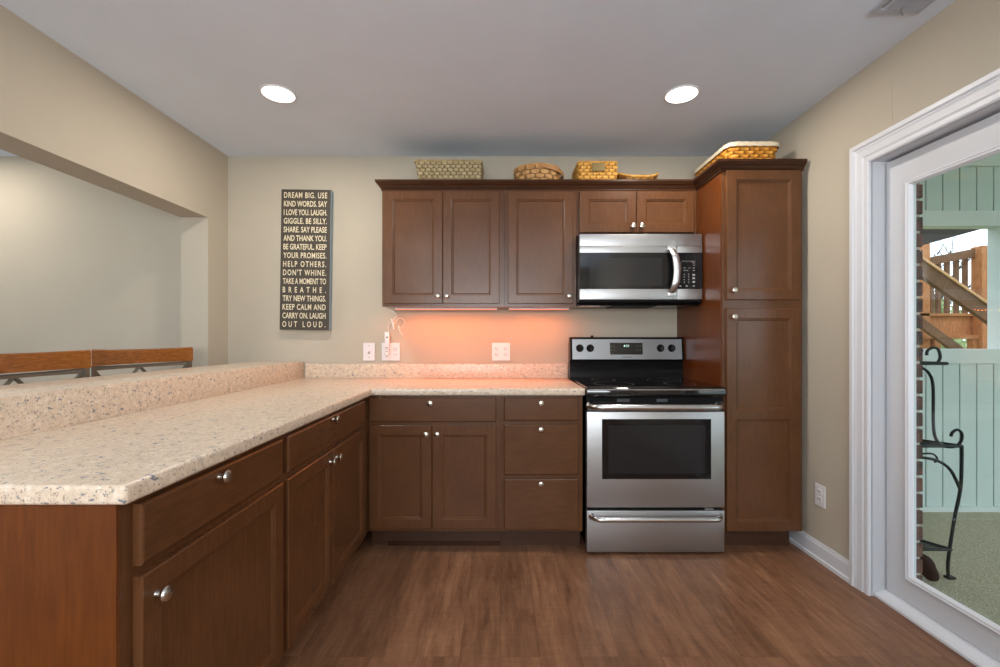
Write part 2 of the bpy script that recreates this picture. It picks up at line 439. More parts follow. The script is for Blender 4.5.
# back run: corner double-door cabinet
c = thing('base_cabinet', 'corner base cabinet on the back wall, wide drawer over two doors', 'cabinet', (-.37, 2.8, 0))
box('body', M_woodv, XF+.001, .000, YF, YB-.003, .112, BT, c)
box('toe_kick', M_toe, XF+.001, .000, YF+.075, YF+.095, 0, .112, c)
box('shoe_strip', M_crown, XF+.096, 0, YF+.066, YF+.0748, 0, .022, c)
add_drawer(c, -.732, -.022, .731, .866, fnB, (-.388, YF-.019, .836), '-y', M_woodx)
add_door(c, -.732, -.383, .132, .712, fnB, (-.412, YF-.019, .663), '-y')
add_door(c, -.379, -.022, .132, .712, fnB, (-.350, YF-.019, .663), '-y')
# drawer stack
c = thing('drawer_cabinet', 'brown base cabinet with a stack of three drawers, left of the stove', 'cabinet', (.235, 2.8, 0))
box('body', M_woodv, .001, .464, YF, YB-.003, .112, BT, c)
box('toe_kick', M_toe, .001, .464, YF+.075, YF+.095, 0, .112, c)
for v0, v1, kz in ((.738, .866, .836), (.434, .716, .690), (.128, .412, .388)):
    add_drawer(c, .022, .440, v0, v1, fnB, (.228, YF-.019, kz), '-y', M_woodx)
# peninsula cabinets
KX = -1.395     # back of the peninsula boxes
c = thing('base_cabinet', 'nearest peninsula base cabinet, one drawer over one wide door', 'cabinet', (-1.07, 1.18, 0))
box('body', M_woodv, KX, XF, .8665, 1.499, .112, BT, c)
box('toe_kick', M_toe, XF-.095, XF-.075, .8665, 1.499, 0, .112, c)
m = MB(); m.box(KX, XF-.0003, .860, .8663, 0, BT); m.build('end_panel', M_veneer, c)
add_drawer(c, .898, 1.487, .738, .864, fnP, (XF+.019, 1.147, .842), 'x', M_woody)
add_door(c, .898, 1.487, .128, .716, fnP, (XF+.019, .938, .660), 'x')
c = thing('base_cabinet', 'peninsula base cabinet with one drawer over two doors, beside the back corner', 'cabinet', (-1.07, 1.98, 0))
box('body', M_woodv, KX, XF, 1.5005, 2.4985, .112, BT, c)
box('toe_kick', M_toe, XF-.095, XF-.075, 1.5005, 2.57, 0, .112, c)
add_drawer(c, 1.520, 2.388, .738, .864, fnP, (XF+.019, 1.93, .848), 'x', M_woody)
add_door(c, 1.520, 1.930, .128, .716, fnP, (XF+.019, 1.895, .672), 'x')
add_door(c, 1.934, 2.388, .128, .716, fnP, (XF+.019, 1.968, .672), 'x')

# counter
CT = .918; CH = .040
m = MB(); m.prism([(-.715, .848), (-.715, 2.472), (.476, 2.472), (.476, YB-.001), (-1.398, YB-.001), (-1.398, .848)], CT-CH+.001, CT, bev=.009, seg=3)
ct = tag(m.build('countertop', M_lam, None, smooth=True), 'L-shaped speckled beige countertop on the base cabinets', 'countertop')
m = MB(); m.box(-1.362, .474, YB-.022, YB-.0015, CT, 1.020, .003); m.build('back_splash', M_lam, ct, smooth=True)
m = MB(); m.box(-1.398, -1.378, .848, YB-.0015, CT, 1.036, .002); m.build('side_splash', M_lam, ct, smooth=True)
# raised bar
struct(box('wall_peninsula', M_wall, -1.52, -1.400, .862, YB-.002, 0, 1.0025))
m = MB(); m.prism([(-1.3985, .848), (-1.3985, YB-.001), (-1.722, YB-.001), (-1.722, .848)], 1.0025, 1.036, bev=.003, seg=2)
tag(m.build('raised_bar_counter', M_lam, None, smooth=True), 'raised speckled bar ledge running behind the peninsula counter', 'counter')

# upper cabinets
YU = 2.82; fnU = FB(YU); UB, UT = 1.400, 2.140
def upper(label, x0, x1, zb, loc):
    c = thing('wall_cabinet', label, 'cabinet', loc)
    m = MB(); m.box(x0, x1, YU, YB-.001, zb, UT); m.build('body', M_woodv, c)
    return c
c = upper('brown double-door wall cabinet at the left end, under the seagrass basket', -.748, .0295, UB, (-.355, 2.97, UB))
add_door(c, -.732, -.364, 1.418, 2.128, fnU, (-.392, YU-.019, 1.464), '-y')
add_door(c, -.360, -.004, 1.418, 2.128, fnU, (-.336, YU-.019, 1.464), '-y')
c = upper('brown single-door wall cabinet between the double-door one and the microwave', .0305, .4845, UB, (.257, 2.97, UB))
add_door(c, .050, .462, 1.418, 2.128, fnU, (.435, YU-.019, 1.464), '-y')
c = upper('short brown two-door wall cabinet directly above the microwave', .4855, 1.2465, 1.848, (.866, 2.97, 1.848))
add_door(c, .503, .860, 1.866, 2.128, fnU, (.838, YU-.019, 1.905), '-y')
add_door(c, .864, 1.226, 1.866, 2.128, fnU, (.892, YU-.019, 1.905), '-y')

# pantry
c = thing('pantry_cabinet', 'tall brown pantry cabinet with stacked doors at right of the stove', 'cabinet', (1.48, 2.8, 0))
box('body', M_woodv, 1.2520, 1.700, YF, YB-.001, .112, 2.150, c)
box('side_panel', M_veneer, 1.2475, 1.2519, YF+.012, YB-.001, 0, 2.150, c)
box('toe_kick', M_toe, 1.252, 1.676, YF+.075, YF+.095, 0, .112, c)
add_door(c, 1.268, 1.680, 1.414, 2.140, fnB, (1.304, YF-.019, 1.466), '-y')
# lower door with a mid rail
m = MB(); u0, u1, v0, v1, vm = 1.268, 1.680, .118, 1.366, .772
b = bmesh.new()
def rect(u0, u1, v0, v1, n): return [b.verts.new(fnB(u, v, n)) for u, v in ((u0, v0), (u1, v0), (u1, v1), (u0, v1))]
O0 = rect(u0, u1, v0, v1, 0); O1 = rect(u0, u1, v0, v1, .016); O2 = rect(u0+.003, u1-.003, v0+.003, v1-.003, .019)
for A, B in ((O0, O1), (O1, O2)):
    for k in range(4): b.faces.new((A[k], A[(k+1) % 4], B[(k+1) % 4], B[k]))
b.faces.new(O0[::-1])
lowp = [(0, .019), (.004, .0155), (.008, .0155), (.014, .009)]
def pan(v0_, v1_):
    R = [rect(u0+.052+i, u1-.052-i, v0_+i, v1_-i, n) for i, n in lowp]
    for A, B in zip(R, R[1:]):
        for k in range(4): b.faces.new((A[k], A[(k+1) % 4], B[(k+1) % 4], B[k]))
    b.faces.new(R[-1]); return R[0]
A = pan(v0+.055, vm-.026); B = pan(vm+.026, v1-.055)
ML = [b.verts.new(fnB(u0+.003, vm, .019)), b.verts.new(fnB(u1-.003, vm, .019))]
b.faces.new((O2[0], O2[1], A[1], A[0])); b.faces.new((O2[1], ML[1], A[2], A[1])); b.faces.new((ML[0], O2[0], A[0], A[3]))
b.faces.new((ML[0], A[3], A[2], ML[1])); b.faces.new((ML[0], ML[1], B[1], B[0])); b.faces.new((ML[1], O2[2], B[2], B[1]))
b.faces.new((O2[2], O2[3], B[3], B[2])); b.faces.new((O2[3], ML[0], B[0], B[3]))
m._merge(b); d = m.build('door', M_woodv, c, fix=False); knob(d, (1.304, YF-.019, 1.318), '-y')

# crown moulding following the cabinet fronts
def crown(pathpts, prof, name):
    """pathpts plan points; prof (out, z). outward = right side of travel"""
    m = MB(); b = m.bm; n = len(pathpts); rows = []
    P = [Vector((p[0], p[1])) for p in pathpts]
    offs = []
    for i in range(n):
        ds = []
        if i > 0: ds.append((P[i]-P[i-1]).normalized())
        if i < n-1: ds.append((P[i+1]-P[i]).normalized())
        nn = [Vector((d.y, -d.x)) for d in ds]
        if len(nn) == 1: offs.append(nn[0])
        else:
            s_ = nn[0]+nn[1]; offs.append(s_/(s_.dot(nn[0])))
    for i in range(n): rows.append([b.verts.new((P[i].x+offs[i].x*o, P[i].y+offs[i].y*o, z)) for o, z in prof])
    k = len(prof)
    for i in range(n-1):
        for j in range(k): b.faces.new((rows[i][j], rows[i][(j+1) % k], rows[i+1][(j+1) % k], rows[i+1][j]))
    b.faces.new(rows[0]); b.faces.new(rows[-1][::-1])
    return m.build(name, M_crown)
prof = [(0, 2.138), (.005, 2.138), (.005, 2.146), (.010, 2.150), (.015, 2.160), (.019, 2.166), (.024, 2.168), (.033, 2.180), (.036, 2.182), (.036, 2.195), (0, 2.195)]
cr = crown([(-.7485, YB-.001), (-.7485, YU), (1.2465, YU), (1.2465, YF-.0005), (1.706, YF-.0005)], [(o+.0006, z) for o, z in prof], 'crown_moulding')
tag(cr, 'dark brown crown moulding running along the tops of the wall cabinets and pantry', 'moulding')

# under-cabinet LED bars
M_led = mat('orange_led', (.9, .25, .08, 1), .5, emit=(1, .10, .012, 1), es=.8)
for x0, x1, lab in ((-.70, -.02, 'glowing orange LED strip under the double-door wall cabinet'), (.06, .46, 'glowing orange LED strip under the single-door wall cabinet')):
    t = thing('led_strip', lab, 'light', ((x0+x1)/2, 2.97, 1.39), 'under-cabinet LED strips')
    box('housing', M_white, x0, x1, 2.955, 2.985, 1.391, 1.3995, t)
    box('light_tape', M_led, x0+.005, x1-.005, 2.960, 2.980, 1.388, 1.391, t)
    area('led_glow', ((x0+x1)/2, 2.97, 1.386), x1-x0-.02, LED_POWER*(x1-x0)/.54, LED_COL, (0, 0, 0), sy=.02, parent=t)

# ------------------------------------------------------------------ range
r = thing('stove', 'stainless electric range with black glass cooktop between drawers and pantry', 'stove', (.861, 2.8, 0))
x0, x1 = .4805, 1.2425
YD = 2.455
box('body', M_blackplastic, x0+.002, x1-.002, 2.50, 3.10, .03, .872, r)
m = MB(); m.bm.free(); [MB().lathe([(0, 0), (.018, 0), (.018, .008), (.008, .010), (.008, .03), (0, .03)], (xq, yq, 0), 'z', 16).build('foot', M_blackplastic, r) for xq in (x0+.06, x1-.06) for yq in (2.56, 3.03)]
# storage drawer
d = MB().box(x0, x1, YD, 2.498, .014, .245, .005).build('storage_drawer', M_steel, r, smooth=True)
def bar_handle(parent, xa, xb, z, y, out, rad, mm):
    pts = []
    for i in range(9): a = i/8*PI/2; pts.append((xa+out*(1-math.cos(a))*1.0, y-out*math.sin(a), z))
    for i in range(9): a = PI/2-i/8*PI/2; pts.append((xb-out*(1-math.cos(a)), y-out*math.sin(a), z))
    return MB().tube(pts, [rad*1.5 if i in (0, 17) else rad for i in range(18)], 14).build('handle', mm, parent, smooth=True)
bar_handle(d, x0+.030, x1-.030, .212, YD+.002, .045, .0145, M_chrome)
# oven door
d = MB().box(x0, x1, YD, 2.498, .262, .792, .005).build('oven_door', M_steel, r, smooth=True)
W = ((602-500)*YD/444, (711-500)*YD/444, 1.2-(479-338)*YD/444, 1.2-(419-338)*YD/444)
m = MB(); m.rings(W[0], W[1], W[2], W[3], [(0, -.004), (0, .0015), (.004, .0025), (.030, .0025), (.032, .001)], FB(YD)); m.build('window_border', M_blackgloss, d)
m = MB(); m.box(W[0]+.034, W[1]-.034, YD-.0022, YD-.001, W[2]+.034, W[3]-.034); m.build('oven_window', M_ovenwin, d)
m = MB(); m.box(x0, x1, YD+.012, 2.498, .794, .872, .004); vt = m.build('vent_panel', M_blackplastic, r)
M_slotgrey = mat('vent_slot_grey', s2l(96, 97, 99), .5)
for a, bb in ((.17, .24), (.39, .45)):
    for q in range(3): MB().box(x0+a, x0+bb, YD+.0105, YD+.013, .846+q*.006, .849+q*.006).build('vent_slot', M_slotgrey, vt)
bar_handle(r, x0+.026, x1-.026, .822, YD+.012, .052, .0185, M_chrome)
MB().box(x1-.11, x1-.06, YD+.004, YD+.02, .249, .257).build('door_latch', M_steel, r)
# cooktop
m = MB(); m.prism([(2.445, .878), (2.438, .890), (2.440, .916), (2.450, .926), (2.475, .930), (3.02, .930), (3.02, .874), (2.46, .874)], x0-.001, x1+.001, lambda a, b, c: (c, a, b), bev=.003, seg=2)
ck = m.build('cooktop', M_blackgloss, r, smooth=True)
MB().tube([(x0+.008, 2.441, .915), (x1-.008, 2.441, .915)], .0045, 8).build('front_rim', M_chrome, ck, smooth=True)
M_ring = mat('burner_ring_print', s2l(120, 120, 122), .3)
for cx, cy, rr in ((.67, 2.62, .115), (1.06, 2.62, .088), (.67, 2.88, .075), (1.06, 2.87, .105)):
    m = MB()
    for q in (0,):
        n = 64; A = []; B = []
        for k in range(n):
            a = 2*PI*k/n
            A.append(m.bm.verts.new((cx+(rr-q)*math.cos(a), cy+(rr-q)*math.sin(a), .9304))); B.append(m.bm.verts.new((cx+(rr-q-.0025)*math.cos(a), cy+(rr-q-.0025)*math.sin(a), .9304)))
        for k in range(n): m.bm.faces.new((A[k], A[(k+1) % n], B[(k+1) % n], B[k]))
    m.build('burner_ring', M_ring, ck, fix=False)
# backguard
bg_prof = [(3.02, .905), (3.02, .935), (3.028, .965), (3.030, 1.04), (3.005, 1.052), (3.02, 1.195), (3.028, 1.206), (3.075, 1.206), (3.10, 1.15), (3.10, .905)]
m = MB(); m.prism(bg_prof, x0-.004, x1+.004, lambda a, b, c: (c, a, b), bev=.002, seg=1); g = m.build('backguard', M_blackplastic, r, smooth=True)
def gy(z): return 3.005+(z-1.052)*.015/.143
m = MB(); m.prism([(gy(1.056)-.004, 1.056), (gy(1.056)+.004, 1.056), (gy(1.192)+.004, 1.192), (gy(1.192)-.004, 1.192)], x0+.010, x1-.010, lambda a, b, c: (c, a, b)); cp = m.build('control_panel', M_steeldk, g)
zc = 1.130
dxm = .862
m = MB(); m.prism([(gy(1.088)-.0055, 1.088), (gy(1.088)-.003, 1.088), (gy(1.168)-.003, 1.168), (gy(1.168)-.0055, 1.168)], (610-500)*3.01/444, (642.5-500)*3.01/444, lambda a, b, c: (c, a, b)); dp = m.build('display', M_blackgloss, g)
M_clock = mat('lit_clock_digits', (.5, .8, .65, 1), .5, emit=(.55, .85, .7, 1), es=.9)
m = MB(); add_text(m, '4:21', .855, 1.146, gy(1.146)-.0062, .017, .036, .0003); m.build('clock_digits', M_clock, dp, fix=False)
for cx in (.755, .773, .932, .950):
    for cz in (1.146, 1.118): MB().box(cx-.004, cx+.004, gy(cz)-.0062, gy(cz)-.0056, cz-.003, cz+.002).build('touch_key', M_keyprint, dp)
m = MB(); add_text(m, 'FRIGIDAIRE', .860, 1.071, gy(1.071)-.0046, .008, .068, .0002); m.build('brand_lettering', M_dark_print, cp, fix=False)
for px in (580, 590.5, 661, 672):
    X = (px-500)*3.0/444; y = gy(1.131)-.004
    m = MB(); m.lathe([(0, 0), (.026, 0), (.026, .003), (.021, .005), (.019, .022), (.016, .026), (0, .026)], (X, y, 1.131), '-y', 24); k = m.build('control_knob', M_blackplastic, g, smooth=True)
    MB().box(X-.003, X+.003, y-.033, y-.024, 1.115, 1.147, .001).build('knob_grip', M_blackgloss, k)
m = MB(); m.lathe([(0, 0), (.010, 0), (.010, .01), (0, .013)], ((587+5-500)*3.05/444, 3.05, 1.206), 'z', 12); m.build('vent_cap', M_blackplastic, g)

# ------------------------------------------------------------------ microwave
mw = thing('microwave', 'stainless over-the-range microwave hung under the short cabinet above the stove', 'microwave', (.866, 2.9, 1.41))
x0, x1 = .4880, 1.2380; YM = 2.72
zz = lambda y: 1.2-(y-338)*YM/444
xx = lambda x: (x-500)*YM/444
box('body', M_blackplastic, x0, x1, YM+.03, YB-.002, 1.412, 1.8475, mw)
m = MB(); m.box(x0, x1, YM, YM+.029, zz(246), zz(234), .003); m.build('top_grille', M_steel, mw, smooth=True)
xs = xx(676)
dm = MB().box(x0, xx(677), YM-.004, YM+.029, zz(252.8), zz(246.3), .002).box(x0, xx(677), YM-.004, YM+.029, zz(299.5), zz(289), .002).build('door', M_steel, mw, smooth=True)
MB().box(x0, xx(677), YM-.003, YM+.028, zz(289.2), zz(252.6)).build('door_glass', M_blackgloss, dm)
MB().box(xx(589), xx(662), YM-.0045, YM-.003, zz(286), zz(258)).build('window_mesh', M_ovenwin, dm)
cp = MB().box(xx(677)+.001, x1, YM-.004, YM+.029, zz(252.8), zz(246.3), .002).build('upper_trim', M_steel, mw, smooth=True)
MB().box(xx(677)+.001, x1, YM-.004, YM+.029, zz(299.5), zz(289), .002).build('lower_trim', M_steel, mw, smooth=True)
kp = MB().box(xx(677)+.001, x1, YM-.003, YM+.028, zz(289.2), zz(252.6)).build('control_panel', M_blackgloss, mw)
def key(*a): MB().box(*a).build('key', M_grey_print, kp)
for q, yy in enumerate((263, 265.3, 268, 270.5)):
    for k, xq in enumerate((680, 684.3 if q > 1 else 686.8, 689.3 if q == 2 else 686.8, 693.7)):
        key(xx(xq)-.006, xx(xq)+.006, YM-.0036, YM-.0029, zz(yy)-.002, zz(yy)+.002)
for q, yy in enumerate((274.5, 277, 279.7, 282.3)):
    for k, xq in enumerate((679.5, 684, 688.5)): key(xx(xq)-.003, xx(xq)+.003, YM-.0036, YM-.0029, zz(yy)-.003, zz(yy)+.003)
for yy in (275, 278.3, 282): key(xx(693.5)-.008, xx(693.5)+.008, YM-.0036, YM-.0029, zz(yy)-.006, zz(yy)+.006)
for xq in (680, 686.5, 693.5): key(xx(xq)-.006, xx(xq)+.006, YM-.0036, YM-.0029, zz(286)-.004, zz(286)+.003)
key(xx(682), xx(695), YM-.0036, YM-.0029, zz(261.4), zz(261))

# arched handle
m = MB(); b = m.bm; n = 20; rows = []
za, zb = zz(295), zz(247.5)
for i in range(n+1):
    t = i/n; z = za+(zb-za)*t; o = math.sin(PI*t)
    y = YM-.006-.042*min(1, o*1.6)**.8; cx = xx(669)+.026*o+.006
    hw = .021; th = .010
    rows.append([b.verts.new(p) for p in ((cx-hw, y, z), (cx-hw*.6, y-th*.6, z), (cx, y-th*.85, z), (cx+hw*.6, y-th*.6, z), (cx+hw, y, z), (cx+hw*.7, y+th*.6, z), (cx-hw*.7, y+th*.6, z))])
for A, B in zip(rows, rows[1:]):
    for k in range(7): b.faces.new((A[k], A[(k+1) % 7], B[(k+1) % 7], B[k]))
b.faces.new(rows[0][::-1]); b.faces.new(rows[-1])
for z in (za+.004, zb-.004): m.box(xx(667), xx(675), YM-.022, YM-.003, z-.012, z+.012, .004)
m.build('handle', M_satin, dm, smooth=True)
m = MB(); cx, cz = xx(588.5), zz(294)
m.tube([(cx+.014*math.cos(a*PI/12), YM-.0045, cz+.014*math.sin(a*PI/12)) for a in range(24)], .0012, 6, closed=True)
m.tube([(cx-.007, YM-.0045, cz-.002), (cx-.003, YM-.0045, cz+.007), (cx-.001, YM-.0045, cz-.005), (cx+.004, YM-.0045, cz+.006), (cx+.007, YM-.0045, cz-.004)], .0011, 6)
m.build('emblem', M_grey_print, dm, smooth=True)
# sloping underside with lamp lens and filter
m = MB(); m.prism([(YM+.012, 1.434), (YM+.012, 1.424), (YM+.05, 1.402), (YB-.05, 1.402), (YB-.05, 1.4118), (YM+.03, 1.4118), (YM+.03, 1.434)], x0, x1, lambda a, b, c: (c, a, b)); ud = m.build('underside', M_blackplastic, mw)
MB().box(x0+.02, x0+.14, YM+.06, YM+.12, 1.3995, 1.4019).build('lamp_lens', mat('frosted_lens', s2l(205, 190, 186), .3), ud)
MB().box(x0+.22, x1-.26, YM+.055, YM+.25, 1.3985, 1.4019).build('grease_filter', M_gap, ud)

# ------------------------------------------------------------------ sign
sgr = thing('wall_sign', 'tall black wooden sign with cream sayings hung left of the wall cabinets', 'sign', (-1.353, 3.1, 1.744))
M_sign = mat('charcoal_board', s2l(66, 59, 50), .6); M_cream = mat('cream_letters', s2l(222, 210, 180), .7)
M_signside = mat('pale_blue_edge', s2l(150, 172, 186), .6)
sw, sh = .345, .976
MB().box(-1.353-sw/2, -1.353+sw/2-.0005, 3.085, 3.129, 1.744-sh/2, 1.744+sh/2, .002).build('board', M_sign, sgr)
MB().box(-1.353+sw/2-.0005, -1.353+sw/2+.0015, 3.086, 3.129, 1.744-sh/2+.002, 1.744+sh/2-.002).build('side_edge', M_signside, sgr)
lines = ["DREAM BIG. USE", "KIND WORDS. SAY", "I LOVE YOU. LAUGH.", "GIGGLE. BE SILLY.", "SHARE. SAY PLEASE", "AND THANK YOU.", "BE GRATEFUL. KEEP", "YOUR PROMISES.", "HELP OTHERS.", "DON'T WHINE.", "TAKE A MOMENT TO", "BREATHE.", "TRY NEW THINGS.", "KEEP CALM AND", "CARRY ON. LAUGH", "OUT LOUD."]
m = MB(); H = .0385; LW = .300
for i, ln in enumerate(lines):
    z = 1.744+sh/2-.040-i*(sh-.080)/15
    me = text_mesh(ln, H/.70, .0010, 1.0); a0, a1 = extent(me); bpy.data.meshes.remove(me); w0 = a1-a0
    me = text_mesh(ln, H/.70, .0010, 1.6); a0, a1 = extent(me); bpy.data.meshes.remove(me); w1 = a1-a0
    sx = min(.66, LW/w0); sp = 1+.6*(LW/sx-w0)/(w1-w0)
    me = text_mesh(ln, H/.70, .0010, sp); a0, a1 = extent(me); mid = (a0+a1)/2
    vs = [m.bm.verts.new((-1.356+(v.co.x-mid)*sx, 3.0838, z-H/2+v.co.y)) for v in me.vertices]
    for p in me.polygons:
        try: m.bm.faces.new([vs[k] for k in p.vertices])
        except ValueError: pass
    bpy.data.meshes.remove(me)
m.build('lettering', M_cream, sgr, fix=False)
sgr.rotation_euler = (0, math.radians(.8), 0)

# ------------------------------------------------------------------ wall plates
def plate_back(name, lab, cat, xa, xb, group=None):
    xa, xb = (xa-500)*YB/444, (xb-500)*YB/444; z0, z1 = 1.2-(360.5-338)*YB/444, 1.2-(342.8-338)*YB/444
    t = thing(name, lab, cat, ((xa+xb)/2, YB, z0), group)
    MB().box(xa, xb, YB-.007, YB-.0005, z0, z1, .002).build('cover_plate', M_white, t)
    return t, xa, xb, z0, z1
t, xa, xb, z0, z1 = plate_back('light_switch', 'white single toggle switch plate below the sign, left of the plugged-in charger', 'switch', 363.5, 375)
cx, cz = (xa+xb)/2, (z0+z1)/2
MB().prism([(YB-.007, cz-.010), (YB-.020, cz+.002), (YB-.018, cz+.009), (YB-.007, cz+.008)], cx-.005, cx+.005, lambda a, b, c: (c, a, b)).build('toggle', M_white, t)
MB().box(cx-.007, cx+.007, YB-.0078, YB-.0068, cz-.013, cz-.001).build('toggle_slot', M_slot, t)
for q in (cz-.04, cz+.04): MB().lathe([(0, 0), (.003, 0), (.002, .001), (0, .001)], (cx, YB-.007, q), '-y', 8).build('screw', M_slot, t)
def receptacle(parent, cx, cz, y=None, mk=None):
    for dz in (-.020, .020):
        o = MB().box(cx-.016, cx+.016, YB-.0095, YB-.0068, cz+dz-.014, cz+dz+.014, .003).build('receptacle', M_white, parent)
        m = MB(); m.box(cx-.009, cx-.006, YB-.0100, YB-.0093, cz+dz-.003, cz+dz+.008); m.box(cx+.006, cx+.009, YB-.0100, YB-.0093, cz+dz-.003, cz+dz+.008)
        m.lathe([(0, 0), (.003, 0), (.003, .0008), (0, .0008)], (cx, YB-.0093, cz+dz-.009), '-y', 8)
        m.build('socket_slots', M_slot, o)
t, xa, xb, z0, z1 = plate_back('wall_outlet', 'white double outlet plate holding the plug and charger, under the left wall cabinet', 'outlet', 382, 400)
receptacle(t, xa+.032, (z0+z1)/2); receptacle(t, xb-.032, (z0+z1)/2)
t, xa, xb, z0, z1 = plate_back('wall_outlet', 'white double outlet plate alone in the orange glow near the stove', 'outlet', 492, 510)
receptacle(t, xa+.032, (z0+z1)/2); receptacle(t, xb-.032, (z0+z1)/2)
# right wall outlet
Yo = 2.39; zo = .352
t = thing('wall_outlet', 'white outlet plate low on the right wall between pantry and door', 'outlet', (XR, Yo, zo-.057))
MB().box(XR-.007, XR-.0005, Yo-.037, Yo+.037, zo-.058, zo+.058, .002).build('cover_plate', M_white, t)
for d in (-.020, .020):
    o = MB().box(XR-.0095, XR-.0068, Yo-.016, Yo+.016, zo+d-.014, zo+d+.014, .003).build('receptacle', M_white, t)
    m = MB()
    for e in (-.0075, .0075): m.box(XR-.0102, XR-.0093, Yo+e-.0015, Yo+e+.0015, zo+d-.003, zo+d+.008)
    m.build('socket_slots', M_slot, o)
# LED controller plugged in
X = (387-500)*3.1/444
t = thing('plug_in_controller', 'white slim plug-in light controller with a dark button on the left outlet', 'controller', (X, 3.11, 1.05))
MB().box(X-.017, X+.017, YB-.036, YB-.0102, 1.120, 1.243, .006).build('housing', M_white, t, smooth=True)
MB().lathe([(0, 0), (.006, 0), (.005, .002), (0, .002)], (X+.002, YB-.036, 1.205), '-y', 14).build('button', M_slot, t)
MB().box(X-.014, X+.014, YB-.033, YB-.0102, 1.078, 1.119, .005).build('plug', M_white, t, smooth=True)
MB().box(X-.011, X+.009, YB-.0375, YB-.0359, 1.131, 1.134).build('seam', M_slot, t); MB().box(X-.009, X+.007, YB-.0345, YB-.0328, 1.104, 1.107).build('seam', M_slot, t)
# loose lead hanging from the cabinet
def cpt(x, y, yy=3.11): return ((x-500)*yy/444, yy, 1.2-(y-338)*yy/444)
M_cord = mat('clear_white_cord', s2l(240, 228, 214), .4)
t = thing('power_cord', 'white looped cord with small connector hanging under left wall cabinet', 'cord', cpt(396, 309))
pts = [(389, 310.5), (394, 312), (397, 316), (394, 319), (392, 322), (393, 325), (396, 321), (400, 318), (404, 320), (404.3, 324), (401, 328), (398.5, 326), (400, 331), (403, 336)]
sm = []
for i in range(len(pts)-1):
    p0, p1, p2, p3 = pts[max(i-1, 0)], pts[i], pts[i+1], pts[min(i+2, len(pts)-1)]
    for k in range(5):
        u = k/5; sm.append(tuple(.5*(2*p1[j]+(p2[j]-p0[j])*u+(2*p0[j]-5*p1[j]+4*p2[j]-p3[j])*u*u+(3*p1[j]-p0[j]-3*p2[j]+p3[j])*u**3) for j in (0, 1)))
MB().tube([cpt(x, y, 3.11+.008*math.sin(i*.3)) for i, (x, y) in enumerate(sm)], .0026, 8).build('lead', M_cord, t, smooth=True)
MB().tube([cpt(391.5, 319), cpt(393, 323), cpt(394, 329.5)], [.006, .007, .004], 8).build('connector', M_white, t, smooth=True)
MB().tube([cpt(X2, Y2, 3.112) for X2, Y2 in ((388.5, 331), (388.2, 326), (390, 322), (393, 320))], .002, 6).build('upper_lead', M_cord, t, smooth=True)

# ------------------------------------------------------------------ baskets
def superell(a, w, d, e):
    if e < .5:                      # rounded rectangle, even arc length
        r = min(w, d)*max(e, .04)*1.1
        segs = [(2*(d-r), 0), (PI*r/2, 1), (2*(w-r), 2), (PI*r/2, 3)]
        per = 4*(w-r)+4*(d-r)+2*PI*r; t = ((a/(2*PI)) % 1.0)*per
        # start at (w, 0) going to +y
        lens = [d-r, PI*r/2, 2*(w-r), PI*r/2, 2*(d-r), PI*r/2, 2*(w-r), PI*r/2, d-r]
        k = 0
        while k < 8 and t > lens[k]: t -= lens[k]; k += 1
        if k == 0: return (w, t)
        if k == 8: return (w, -(d-r)+t)
        if k == 2: return (w-r-t, d)
        if k == 4: return (-w, d-r-t)
        if k == 6: return (-w+r+t, -d)
        cx, cy, a0 = {1: (w-r, d-r, 0), 3: (-w+r, d-r, PI/2), 5: (-w+r, -d+r, PI), 7: (w-r, -d+r, 3*PI/2)}[k]
        q = a0+t/r; return (cx+r*math.cos(q), cy+r*math.sin(q))
    c, s = math.cos(a), math.sin(a)
    return (w*math.copysign(abs(c)**e, c), d*math.copysign(abs(s)**e, s))
